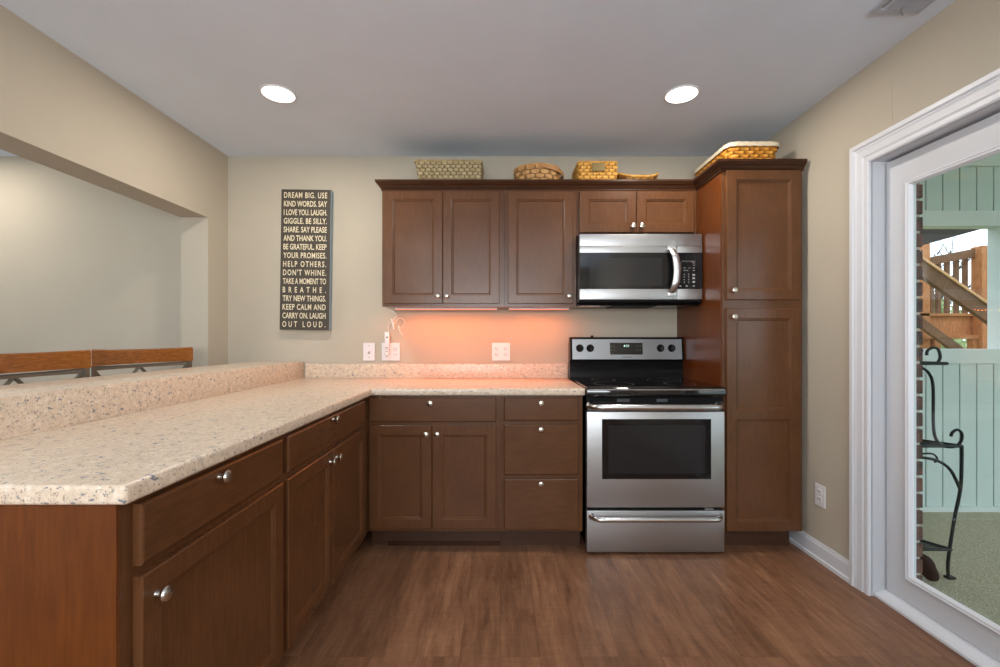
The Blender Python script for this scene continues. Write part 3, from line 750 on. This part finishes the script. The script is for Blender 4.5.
def weave_shell(cx, cy, z0, h, wb, db, wt, dt, e, stakes, rows, amp, rimz=None, shift=(0, 0), pitch=6):
    """woven wall from base half-size (wb,db) to top (wt,dt)"""
    m = MB(); b = m.bm; ns = stakes*pitch; nr = rows*4
    # equal arc parametrisation
    samp = [superell(2*PI*k/720, wt, dt, e) for k in range(721)]
    L = [0]
    for p, q in zip(samp, samp[1:]): L.append(L[-1]+math.hypot(q[0]-p[0], q[1]-p[1]))
    angs = []; j = 0
    for i in range(ns):
        t = L[-1]*i/ns
        while L[j+1] < t: j += 1
        f = (t-L[j])/(L[j+1]-L[j]+1e-12); angs.append(2*PI*(j+f)/720)
    grid = []
    for r_ in range(nr+1):
        v = r_/nr; row = []
        for i, a in enumerate(angs):
            wx, wy = superell(a, wb+(wt-wb)*v, db+(dt-db)*v, e)
            x_, y_ = superell(a+.01, wb+(wt-wb)*v, db+(dt-db)*v, e)
            tx, ty = x_-wx, y_-wy; l = math.hypot(tx, ty)+1e-9
            nx, ny = ty/l, -tx/l
            rr = min(int(v*rows), rows-1); fr = v*rows-rr
            o = amp*math.cos(2*PI*i/pitch/2+(PI if rr % 2 else 0))*.8+amp*.9*math.sin(PI*fr)**.7
            top = h if rimz is None else rimz(a)
            row.append(b.verts.new((cx+wx+nx*o+shift[0]*v, cy+wy+ny*o+shift[1]*v, z0+top*v)))
        grid.append(row)
    for r_ in range(nr):
        for i in range(ns): b.faces.new((grid[r_][i], grid[r_][(i+1) % ns], grid[r_+1][(i+1) % ns], grid[r_+1][i]))
    uvl = b.loops.layers.uv.new('UVMap')
    for q, f in enumerate(b.faces):
        r_, i = divmod(q, ns)
        for lp, (du, dv) in zip(f.loops, ((0, 0), (1, 0), (1, 1), (0, 1))): lp[uvl].uv = ((i+du)/pitch, (r_+dv)/4)
    # inner lining + floor
    inner = []
    for v in (1, 0):
        inner.append([b.verts.new((cx+superell(a, wb+(wt-wb)*v-.006, db+(dt-db)*v-.006, e)[0]+shift[0]*v, cy+superell(a, wb+(wt-wb)*v-.006, db+(dt-db)*v-.006, e)[1]+shift[1]*v, z0+(.006 if v == 0 else (h if rimz is None else rimz(a))))) for a in angs[::pitch//2]])
    k = len(inner[0])
    for i in range(k): b.faces.new((inner[0][i], inner[0][(i+1) % k], inner[1][(i+1) % k], inner[1][i]))
    b.faces.new(inner[1]); b.faces.new(grid[0][::-1])
    return m, angs
def rim(cx, cy, z, w, d, e, rad, braid=0, zf=None, turns=40):
    m = MB(); n = 160
    if braid:
        for ph in (0, 2*PI/3, 4*PI/3):
            pts = []
            for k in range(turns*8):
                a = 2*PI*k/(turns*8); x, y = superell(a, w, d, e); q = a*turns/2+ph
                rr = rad*.6*math.cos(q); hh = rad*.6*math.sin(q); l = math.hypot(x, y)
                pts.append((cx+x+x/l*rr, cy+y+y/l*rr, (zf(a) if zf else z)+hh))
            m.tube(pts, rad*.62, 6, closed=True)
    else:
        pts = []
        for k in range(n):
            a = 2*PI*k/n; x, y = superell(a, w, d, e); pts.append((cx+x, cy+y, zf(a) if zf else z))
        m.tube(pts, rad, 8, closed=True)
    return m
SZ = 2.1405
# 1 seagrass
t = thing('seagrass_basket', 'pale grey-beige seagrass rectangular basket, leftmost on top of the wall cabinets', 'basket', (-.333, 2.97, SZ))
m, _ = weave_shell(-.318, 2.97, SZ, .198, .194, .10, .212, .115, .10, 70, 9, .0030, shift=(-.014, 0))
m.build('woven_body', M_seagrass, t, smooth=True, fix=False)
rim(-.332, 2.97, SZ+.197, .214, .117, .10, .0075, braid=1, turns=60).build('rim', M_sgrim, t, smooth=True)
# 2 round splint with swing handle
t = thing('round_basket', 'round tan splint basket with a swing handle resting on its rim', 'basket', (.254, 2.96, SZ))
m, _ = weave_shell(.247, 2.96, SZ, .165, .130, .125, .152, .135, 1.0, 29, 6, .0050)
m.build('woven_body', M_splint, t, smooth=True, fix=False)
m = MB(); b = m.bm; n = 64; A = []
for zq, rq in ((.145, .156), (.172, .157), (.172, .150), (.145, .149)):
    A.append([b.verts.new((.247+rq*math.cos(2*PI*k/n), 2.96+(rq-.016)*math.sin(2*PI*k/n), SZ+zq)) for k in range(n)])
for i in range(4):
    for k in range(n): b.faces.new((A[i][k], A[i][(k+1) % n], A[(i+1) % 4][(k+1) % n], A[(i+1) % 4][k]))
m.build('rim_band', M_band, t, smooth=True)
m = MB(); b = m.bm; rows = []
for k in range(25):       # flat band lying over the right side
    a = -PI/2+PI*k/24
    x = .247+.178*math.cos(a)*.97; y = 2.96+.142*math.sin(a); z = SZ+.160-.026*math.cos(a)
    o = Vector((math.cos(a), math.sin(a), 0))*.003
    rows.append([b.verts.new(Vector((x, y, z+q))+s*o) for q, s in ((-.011, 1), (.011, 1), (.011, -1), (-.011, -1))])
for P, Q in zip(rows, rows[1:]):
    for k in range(4): b.faces.new((P[k], P[(k+1) % 4], Q[(k+1) % 4], Q[k]))
b.faces.new(rows[0]); b.faces.new(rows[-1][::-1]); m.build('swing_handle', mat('bentwood', s2l(176, 126, 74), .5), t, smooth=True)
# 3 rectangular with plate
t = thing('rectangular_basket', 'golden rectangular wicker basket with a small label plate above the microwave', 'basket', (.61, 2.96, SZ))
m, _ = weave_shell(.628, 2.965, SZ, .188, .122, .112, .124, .116, .10, 46, 9, .0042)
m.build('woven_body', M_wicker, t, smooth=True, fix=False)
rim(.628, 2.965, SZ+.188, .125, .117, .10, .006, braid=1, turns=44).build('rim', M_goldrim, t, smooth=True)
m = MB(); m.box(.588, .672, 2.8375, 2.8425, SZ+.128, SZ+.180, .001)
pl = m.build('label_plate', M_plate, t)
# 4 shallow curved basket
t = thing('boat_basket', 'low brown wicker tray basket with upswept ends, rightmost above the short cabinet', 'basket', (.89, 2.97, SZ))
zf4 = lambda a: (.100 if math.sin(a) < 0 else .100+.032*math.sin(a))+.046*abs(math.cos(a))**2.6
m, _ = weave_shell(.906, 2.96, SZ, .1, .112, .070, .136, .105, .9, 32, 5, .0038, rimz=zf4)
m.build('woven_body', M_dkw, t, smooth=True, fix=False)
rim(.906, 2.96, 0, .138, .107, .9, .0065, braid=1, zf=lambda a: SZ+zf4(a), turns=36).build('rim', M_goldrim, t, smooth=True)
# 5 lined basket on pantry
PZ = 2.1505
t = thing('lined_basket', 'amber wicker basket with folded cream cloth rim on top of the pantry', 'basket', (1.455, 2.79, PZ))
m, _ = weave_shell(1.462, 2.780, PZ, .165, .122, .198, .150, .232, .30, 48, 9, .0045)
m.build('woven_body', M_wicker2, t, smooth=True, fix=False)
m = MB(); n = 120
for k in range(1):
    b = m.bm; R = []
    for off, z in ((-.012, .140), (-.010, .168), (0, .178), (.008, .172), (.0105, .150), (.0085, .148), (.003, .168), (-.006, .165), (-.010, .140)):
        R.append([b.verts.new((1.462+superell(2*PI*i/n, .150+off, .232+off, .30)[0], 2.780+superell(2*PI*i/n, .150+off, .232+off, .30)[1], PZ+z+.0015*math.sin(i*1.7))) for i in range(n)])
    for A, B in zip(R, R[1:]):
        for i in range(n): b.faces.new((A[i], A[(i+1) % n], B[(i+1) % n], B[i]))
m.build('cloth_liner', M_liner, t, smooth=True, fix=False)

# ------------------------------------------------------------------ bar stools
M_stoolwood = wood('honey_stool_wood', (3, 3, 14), s2l(112, 62, 22), s2l(146, 88, 38), s2l(178, 116, 58), rough=.25)
M_stoolmetal = mat('pewter_grey_metal', s2l(112, 106, 94), .4, .4)
def make_stool(label):
    """local: seat centre at origin in plan, back towards -x, width along y"""
    t = thing('bar_stool', label, 'stool', (0, 0, 0), 'bar stools along the raised bar')
    W2 = .276
    def bx(y): return -.235-.045*(1-(y/W2)**2)      # curved back line
    def rail(z0, z1, th, name, mm, w=W2):
        m = MB(); b = m.bm; rows = []
        for i in range(21):
            y = -w+2*w*i/20; x = bx(y); dz = .006*(1-(y/W2)**2)
            rows.append([b.verts.new(p) for p in ((x+th/2, y, z0), (x+th/2, y, z1-.006-dz), (x+th*.2, y, z1-dz), (x-th*.4-.004, y, z1-dz), (x-th/2-.004, y, z1-.008-dz), (x-th/2, y, z0))])
        for A, B in zip(rows, rows[1:]):
            for k in range(6): b.faces.new((A[k], A[(k+1) % 6], B[(k+1) % 6], B[k]))
        b.faces.new(rows[0]); b.faces.new(rows[-1][::-1]); return m.build(name, mm, t, smooth=True)
    rail(1.063, 1.145, .026, 'top_rail', M_stoolwood)
    rail(1.040, 1.063, .014, 'upper_crossbar', M_stoolmetal, W2-.008)
    rail(.77, .79, .014, 'lower_crossbar', M_stoolmetal, W2-.012)
    for s in (-1, 1):
        y = s*(W2-.014)
        MB().prism([(-.205, 0), (-.180, 0), (-.216, .66), (bx(y)+.012, 1.062), (bx(y)-.012, 1.062), (-.242, .66)], y-.012, y+.012, lambda a, b, c: (a, c, b)).build('back_leg', M_stoolmetal, t)
        MB().box(.165, .190, y-.012, y+.012, 0, .64).build('front_leg', M_stoolmetal, t)
    # X braces: two crosses meeting bars
    for c0 in (-1, 1):
        m = MB()
        for q in (-1, 1):
            pts = []
            for i in range(9):
                u = i/8; y = c0*(W2/2-.01)+q*(u-.5)*(W2-.03); pts.append((bx(y), y, .79+.25*u))
            m.tube(pts, .0075, 8)
        m.build('cross_brace', M_stoolmetal, t, smooth=True)
    MB().box(-.225, .20, -.235, .235, .64, .665, .006).build('seat_frame', M_stoolmetal, t)
    MB().box(-.215, .205, -.23, .23, .6655, .71, .016, ).build('seat', mat('seat_pad', s2l(92, 70, 50), .7), t, smooth=True)
    MB().tube([(.178, -.25, .26), (.178, .25, .26)], .010, 8).build('footrest', M_stoolmetal, t, smooth=True)
    return t
def copy_tree(o, parent=None):
    c = o.copy(); COL.objects.link(c); c.parent = parent
    for ch in list(o.children): copy_tree(ch, c)
    return c
st = make_stool('wood-topped metal stool in full view at the far end of the bar')
st2 = copy_tree(st); st2['label'] = 'wood-topped metal stool cut off by the left edge of the photo'
st.location = (-1.690, 2.360, 0); st.rotation_euler = (0, 0, math.radians(-12))
st2.location = (-1.648, 1.765, 0); st2.rotation_euler = (0, 0, math.radians(1))

# ------------------------------------------------------------------ ceiling lights and vent
M_canlens = mat('lit_lens', (1, 1, 1, 1), .5, emit=(1, .97, .92, 1), es=3.2)
M_canring = mat('white_trim_ring', s2l(225, 225, 226), .5)
for X, Y, lab in ((-1.160, 2.325, 'lit recessed ceiling light at left, above the peninsula'), (.953, 2.33, 'lit recessed ceiling light at right, in front of the microwave'),
                  (-1.16, -.95, 'lit recessed ceiling light behind the camera, over the near end of the bar'), (.96, -.95, 'lit recessed ceiling light behind the camera, on the glass door side'), (-3.55, 2.62, None)):
    lab = lab or 'lit recessed ceiling light behind the camera'
    if X < -3: lab = 'lit recessed ceiling light over the dining area'
    t = thing('ceiling_light', lab, 'light', (X, Y, CEIL), 'recessed ceiling lights')
    MB().lathe([(.076, .003), (.080, .006), (.087, .005), (.089, .0005), (.076, .0005)], (X, Y, CEIL), '-z', 40).build('trim_ring', M_canring, t, smooth=True)
    MB().lathe([(0, .001), (.0775, .001), (.0775, .007), (0, .009)], (X, Y, CEIL), '-z', 40).build('lens', M_canlens, t)
    area('lamp_glow', (X, Y, CEIL-.012), .14, CAN_POWER*(1.0 if X > -3 else .8), CAN_COL, (0, 0, 0), 'DISK', parent=t)
vt = thing('ceiling_vent', 'white slatted air vent with lever in ceiling above the glass door', 'vent', (1.53, 1.56, CEIL))
M_vent = mat('vent_enamel', s2l(176, 182, 192), .5)
vx0, vx1, vy0, vy1 = 1.448, 1.640, 1.34, 1.742
m = MB(); 
for q in ((vx0, vx0+.022, vy0, vy1), (vx1-.022, vx1, vy0, vy1), (vx0+.022, vx1-.022, vy0, vy0+.024), (vx0+.022, vx1-.022, vy1-.024, vy1)): m.box(q[0], q[1], q[2], q[3], CEIL-.009, CEIL-.0005, .002)
m.build('frame', M_vent, vt)
for i in range(9):
    x = vx0+.034+i*.0155
    MB().prism([(x, CEIL-.001), (x+.0015, CEIL-.001), (x+.012, CEIL-.012), (x+.0105, CEIL-.012)], vy0+.024, vy1-.024, lambda a, b, c: (a, c, b)).build('louver', M_vent, vt)
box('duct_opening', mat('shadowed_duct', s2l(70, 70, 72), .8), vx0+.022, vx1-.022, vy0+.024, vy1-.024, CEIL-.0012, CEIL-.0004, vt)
MB().tube([(1.545, 1.705, CEIL-.006), (1.548, 1.712, CEIL-.022), (1.556, 1.714, CEIL-.034)], .003, 8).build('lever', mat('lever_grey', s2l(110, 110, 112), .5), vt)

# ------------------------------------------------------------------ porch outside the glass door
M_mint = paint('mint_boards', s2l(202, 216, 212), .6, .1)
M_mintw = paint('pale_mint_trim', s2l(216, 224, 221), .6, .1)
M_brick = mat('red_brick', s2l(104, 62, 48), .85); base(M_brick, ramp(M_brick, noise(M_brick, coords(M_brick), 14, 4), [(.35, s2l(48, 34, 31)), (.5, s2l(82, 50, 40)), (.65, s2l(104, 66, 52))]))
M_mortar = mat('mortar', s2l(176, 168, 158), .9)
M_carpet = mat('green_porch_carpet', s2l(128, 134, 108), .95, spec=.1)
base(M_carpet, ramp(M_carpet, noise(M_carpet, coords(M_carpet), 160, 3, .8), [(.36, s2l(134, 124, 104)), (.5, s2l(176, 168, 144)), (.64, s2l(216, 208, 186))]))
PF = -.045; PY = 3.195
struct(box('floor_porch', M_carpet, XR+.24, 5.6, -1.2, PY+.1, PF-.06, PF))
# brick veneer
m = MB(); z = PF; core = MB()
core.box(XR+.121, XR+.222, 2.062, 3.19, PF, 2.62); core.box(XR+.121, XR+.222, -1.2, DY0-.03, PF, 2.62); core.box(XR+.121, XR+.222, DY0-.03, 2.062, DZ+.03, 2.62)
wb = struct(core.build('wall_exterior', M_mortar))
k = 0
while z < 2.55:
    off = 0 if k % 2 else .10
    y = 2.052-off
    ye = 2.052
    while ye < 3.18:
        y2 = min((y+.195), 3.185); ys = max(y, 2.052)
        if y2 > ys+.01: m.box(XR+.130, XR+.229, ys, y2, z+.006, z+.068, .0025, 1)
        y += .205; ye = y
    z += .0755; k += 1
o = m.build('brick_courses', M_brick, wb)
# board wall with an opening
wo = MB(); m = wo
OX0, OX1, OZ0, OZ1 = 2.25, 3.600, 1.12, 2.005
m.box(XR+.235, 5.6, PY+.012, PY+.09, PF, 1.056); m.box(XR+.235, 5.6, PY+.012, PY+.09, 2.11, 2.62)
m.box(XR+.235, OX0, PY+.012, PY+.09, 1.056, 2.11); m.box(4.75, 5.6, PY+.012, PY+.09, 1.056, 2.11)
x = XR+.24
while x < 5.5:
    for z0, z1 in ((PF, 1.018), (2.115, 2.43)): m.box(x+.003, x+.119, PY, PY+.0125, z0, z1, .002, 1)
    x += .122
struct(m.build('wall_porch', M_mint))
m = MB()
m.box(XR+.235, 5.6, PY-.02, PY+.09, 1.018, 1.056); m.box(XR+.235, 5.6, PY-.012, PY+.10, 1.056, 1.12)
m.box(XR+.235, 5.6, PY-.012, PY+.09, 2.005, 2.115, .003); m.box(XR+.235, 5.6, PY-.03, PY+.02, 2.43, 2.555)
m.box(OX1, OX1+.14, PY-.005, PY+.085, 1.12, 2.005); m.box(OX0-.1, OX0, PY-.005, PY+.085, 1.12, 2.005)
m.box(XR+.235, 5.6, PY-.02, PY, PF, PF+.035)
struct(m.build('trim_4', M_mintw))
struct(box('ceiling_porch', M_mintw, XR+.12, 5.6, -1.2, PY+.1, 2.56, 2.62))
for X, Y in ((5.5, -1.1), (5.5, 1.0)):
    struct(box('trim_5', M_mintw, X, X+.1, Y, Y+.1, PF, 2.56))

# plant stand (wrought iron, tiered)
M_iron = mat('black_wrought_iron', s2l(24, 32, 32), .45, .5)
CX, CY = 2.13, 2.30
ps = thing('plant_stand', 'black wrought-iron tiered plant stand with scrolls on porch behind glass', 'plant stand', (CX, CY, PF))
def arc(pts, rad, mb, n=8):
    out = []
    for i in range(len(pts)-1):
        p0, p1, p2, p3 = pts[max(i-1, 0)], pts[i], pts[i+1], pts[min(i+2, len(pts)-1)]
        for k in range(6):
            u = k/6; out.append(tuple(.5*(2*p1[j]+(p2[j]-p0[j])*u+(2*p0[j]-5*p1[j]+4*p2[j]-p3[j])*u*u+(3*p1[j]-p0[j]-3*p2[j]+p3[j])*u**3) for j in range(3)))
    out.append(pts[-1]); mb.tube(out, rad, n)
def shelf(hw, dp, z, name='shelf'):
    m = MB(); P = [(CX-hw, CY), (CX+hw, CY), (CX+hw*.55, CY+dp*.75), (CX, CY+dp), (CX-hw*.55, CY+dp*.75)]
    m.tube([(p[0], p[1], z) for p in P], .0085, 8, closed=True)
    # wire mesh, clipped to the outline
    def inside_y(x):
        u = abs(x-CX)/hw
        return dp*(1-.25*u/.55) if u < .55 else dp*.75*(1-u)/.45
    x = CX-hw+.012
    while x < CX+hw-.008:
        yy = inside_y(x)
        if yy > .01: m.tube([(x, CY, z), (x, CY+yy, z)], .0018, 5)
        x += .014
    y = .014
    while y < dp-.01:
        lim = hw*(1-.45*y/(dp*.75)) if y < dp*.75 else hw*.55*(dp-y)/(dp*.25)
        if lim > .01: m.tube([(CX-lim, CY+y, z), (CX+lim, CY+y, z)], .0018, 5)
        y += .014
    m.build(name, M_iron, ps, smooth=True)
shelf(.185, .16, 1.068); shelf(.262, .22, .640); shelf(.205, .20, .105)
for s in (-1, 1):
    X = lambda d: CX+s*d
    m = MB(); arc([(X(.262), CY, .64), (X(.262), CY, .56), (X(.255), CY, .42), (X(.225), CY, .27), (X(.198), CY, .10), (X(.190), CY, .02), (X(.192), CY, PF+.012)], .0075, m)
    m.box(X(.200)-.02, X(.200)+.02, CY-.014, CY+.014, PF, PF+.012, .002); m.build('leg', M_iron, ps, smooth=True)
    m = MB(); arc([(X(.055), CY, 1.14), (X(.04), CY, 1.065), (X(.09), CY, 1.02), (X(.113), CY, .95), (X(.115), CY, .75), (X(.130), CY, .675), (X(.170), CY, .640), (X(.225), CY, .637), (X(.258), CY, .665), (X(.262), CY, .705), (X(.240), CY, .725), (X(.215), CY, .712), (X(.205), CY, .690)], .0070, m); m.build('side_scroll', M_iron, ps, smooth=True)
    m = MB(); arc([(X(.135), CY, 1.068), (X(.150), CY, 1.10), (X(.140), CY, 1.14), (X(.115), CY, 1.15), (X(.085), CY, 1.135), (X(.080), CY, 1.11)], .0070, m); m.build('top_scroll', M_iron, ps, smooth=True)
    m = MB(); arc([(X(.252), CY, .42), (X(.20), CY, .52), (X(.12), CY, .57), (X(0), CY, .585)], .0075, m); arc([(X(.05), CY, .60), (X(.11), CY, .60), (X(.135), CY, .575), (X(.12), CY, .555)], .005, m); m.build('arch_brace', M_iron, ps, smooth=True)
m = MB(); m.tube([(CX, CY+.20, PF), (CX, CY+.20, 1.068)], .009, 8); m.build('rear_post', M_iron, ps, smooth=True)
# dark brown ornament on the floor under the stand
m = MB(); b = m.bm
bmesh.ops.create_icosphere(b, subdivisions=4, radius=1)
for v in b.verts:
    p = v.co.copy(); k = 1+.05*math.sin(4*p.x+1)*math.cos(3*p.z+.5)
    if p.x > .55 and abs(p.z-.1) < .25: k -= .10*(1-abs(p.z-.1)/.25)
    x, y, z = p.x*.054*k, p.y*.030*k, p.z*.080*k
    a = math.radians(22); v.co = Vector((2.168+x*math.cos(a)+z*math.sin(a)*-1, 2.255+y, .0365+x*math.sin(a)*-.4+z*math.cos(a)))
M_rock = mat('dark_brown_glaze', s2l(40, 22, 17), .85, spec=.2)
tag(m.build('garden_stone', M_rock, None, smooth=True), 'dark brown oval lump standing on the porch carpet below the plant stand', 'stone')

# ------------------------------------------------------------------ deck and stairs beyond
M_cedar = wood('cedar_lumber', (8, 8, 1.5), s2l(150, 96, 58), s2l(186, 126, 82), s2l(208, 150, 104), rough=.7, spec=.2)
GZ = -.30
M_cedardk = wood('shaded_cedar', (8, 8, 1.5), s2l(96, 70, 52), s2l(122, 90, 68), s2l(142, 108, 84), rough=.7, spec=.2)  # shade put into the colour: darker cedar for rails, balusters and stringer
M_cedarlt = wood('lit_cedar', (8, 8, 1.5), s2l(196, 146, 100), s2l(220, 172, 126), s2l(232, 190, 146), rough=.7, spec=.2)  # light put into the colour: paler cedar for the handrail's lit top
dk = thing('deck', 'orange cedar raised deck with baluster railing seen through the porch opening', 'deck', (6.0, 6.0, GZ))
m = MB(); m.box(5.2, 5.33, 5.50, 5.63, GZ, 2.44, .004); m.build('post', M_cedar, dk)
m = MB(); m.box(5.886, 6.06, 5.42, 5.55, GZ, 2.33, .004); m.build('post', M_cedar, dk)
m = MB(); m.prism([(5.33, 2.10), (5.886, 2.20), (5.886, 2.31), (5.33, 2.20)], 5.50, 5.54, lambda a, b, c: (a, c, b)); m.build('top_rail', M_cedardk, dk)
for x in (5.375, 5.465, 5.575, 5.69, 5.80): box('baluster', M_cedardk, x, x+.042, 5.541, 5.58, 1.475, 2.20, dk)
m = MB(); m.box(5.10, 6.9, 5.55, 5.59, 1.235, 1.475); m.box(5.10, 6.9, 5.50, 5.60, 1.475, 1.505); m.build('rim_board', M_cedar, dk)
m = MB(); m.box(5.05, 6.9, 5.46, 5.549, 1.19, 1.235); m.build('ledger_rail', M_cedar, dk)
for x in (5.36, 5.83): box('lower_post', M_cedar, x, x+.075, 5.47, 5.545, GZ, 1.19, dk)
m = MB(); m.box(5.10, 6.9, 5.60, 7.4, 1.44, 1.474); m.build('deck_boards', M_cedar, dk)
stp = thing('deck_stairs', 'cedar stair flight with sloping handrail descending to the right of porch opening', 'stairs', (5.2, 5.1, GZ))
def sloped(xa, za, xb, zb, th, y0, y1): return MB().prism([(xa, za), (xb, zb), (xb, zb-th), (xa, za-th)], y0, y1, lambda a, b, c: (a, c, b))
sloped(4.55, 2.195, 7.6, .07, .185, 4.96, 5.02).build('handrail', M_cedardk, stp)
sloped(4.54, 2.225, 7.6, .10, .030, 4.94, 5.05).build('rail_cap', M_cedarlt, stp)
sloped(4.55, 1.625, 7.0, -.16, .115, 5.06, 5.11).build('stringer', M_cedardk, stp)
m = MB(); m.box(4.50, 4.59, 4.97, 5.06, GZ, 2.15); m.build('newel_post', M_cedar, stp)
ev = MB().prism([(3.0, 1.815), (4.9, 2.335), (4.9, 2.6), (3.0, 2.6)], 4.0, 4.12, lambda a, b, c: (a, c, b)).build('eave_beam', mat('dark_stained_beam', s2l(58, 50, 44), .7))
tag(ev, 'dark slanting beam high in the porch opening above the stair handrail', 'beam')
M_lawn = mat('lawn', s2l(110, 126, 80), .95); base(M_lawn, ramp(M_lawn, noise(M_lawn, coords(M_lawn), 6, 5), [(.35, s2l(92, 106, 62)), (.65, s2l(146, 152, 104))]))
struct(box('ground', M_lawn, -14, 40, -14, 45, GZ-.1, GZ))
M_bush = mat('spring_foliage', s2l(138, 158, 96), .9); base(M_bush, ramp(M_bush, noise(M_bush, coords(M_bush), 5, 5, .8), [(.35, s2l(100, 120, 66)), (.65, s2l(178, 190, 140))]))
def bush(X, Y, r, h, lab):
    m = MB(); b = m.bm; rnd = random.Random(int(X*10))
    for i in range(420):
        a = rnd.uniform(0, 2*PI); t_ = rnd.random()**.6; z = rnd.random()
        rr = r*t_*math.sqrt(max(.05, 1-(2*z-.9)**2))
        c0 = Vector((X+rr*math.cos(a), Y+rr*math.sin(a), GZ+z*h)); s = rnd.uniform(.10, .22)
        ax = Vector((rnd.uniform(-1, 1), rnd.uniform(-1, 1), rnd.uniform(-1, 1))).normalized(); u = ax.orthogonal().normalized()*s; v = ax.cross(u)
        vs = [b.verts.new(c0+q) for q in (u, v*.6, -u, -v*.6)]; b.faces.new(vs)
    m.build('x', M_bush, None, fix=False)
    o = COL.objects['x']; o.name = 'shrub'; tag(o, lab, 'shrub', 'shrubs beyond the deck')
bush(13.2, 13.5, 1.5, 2.6, 'pale green shrub beyond the deck, seen between the left balusters')
bush(16.0, 14.5, 1.7, 2.8, 'pale green shrub beyond the deck, hidden mostly by the right post')
M_bark = mat('grey_bark', s2l(70, 66, 62), .9)
def tree(X, Y, lab, seed):
    rnd = random.Random(seed); m = MB()
    def br(p, d, L, r, lev):
        pts = [p]; q = p.copy(); dd = d.copy()
        for i in range(5):
            dd = (dd+Vector((rnd.uniform(-.25, .25), rnd.uniform(-.25, .25), rnd.uniform(-.08, .14)))).normalized(); q = q+dd*L/5; pts.append(q.copy())
        m.tube(pts, [r*(1-.55*i/5) for i in range(6)], 6)
        if lev < 4:
            for k in range(4 if lev else 6):
                i = rnd.randint(2, 5); nd_ = (dd+Vector((rnd.uniform(-1, 1), rnd.uniform(-1, 1), rnd.uniform(-.25, .7)))).normalized()
                br(pts[i], nd_, L*rnd.uniform(.5, .75), r*.45, lev+1)
    br(Vector((X, Y, GZ)), Vector((0, 0, 1)), 3.2, .19, 0)
    tag(m.build('bare_tree', M_bark, None, smooth=True), lab, 'tree')
tree(18.6, 18.0, 'leafless branching tree against the white sky beyond the deck', 3)
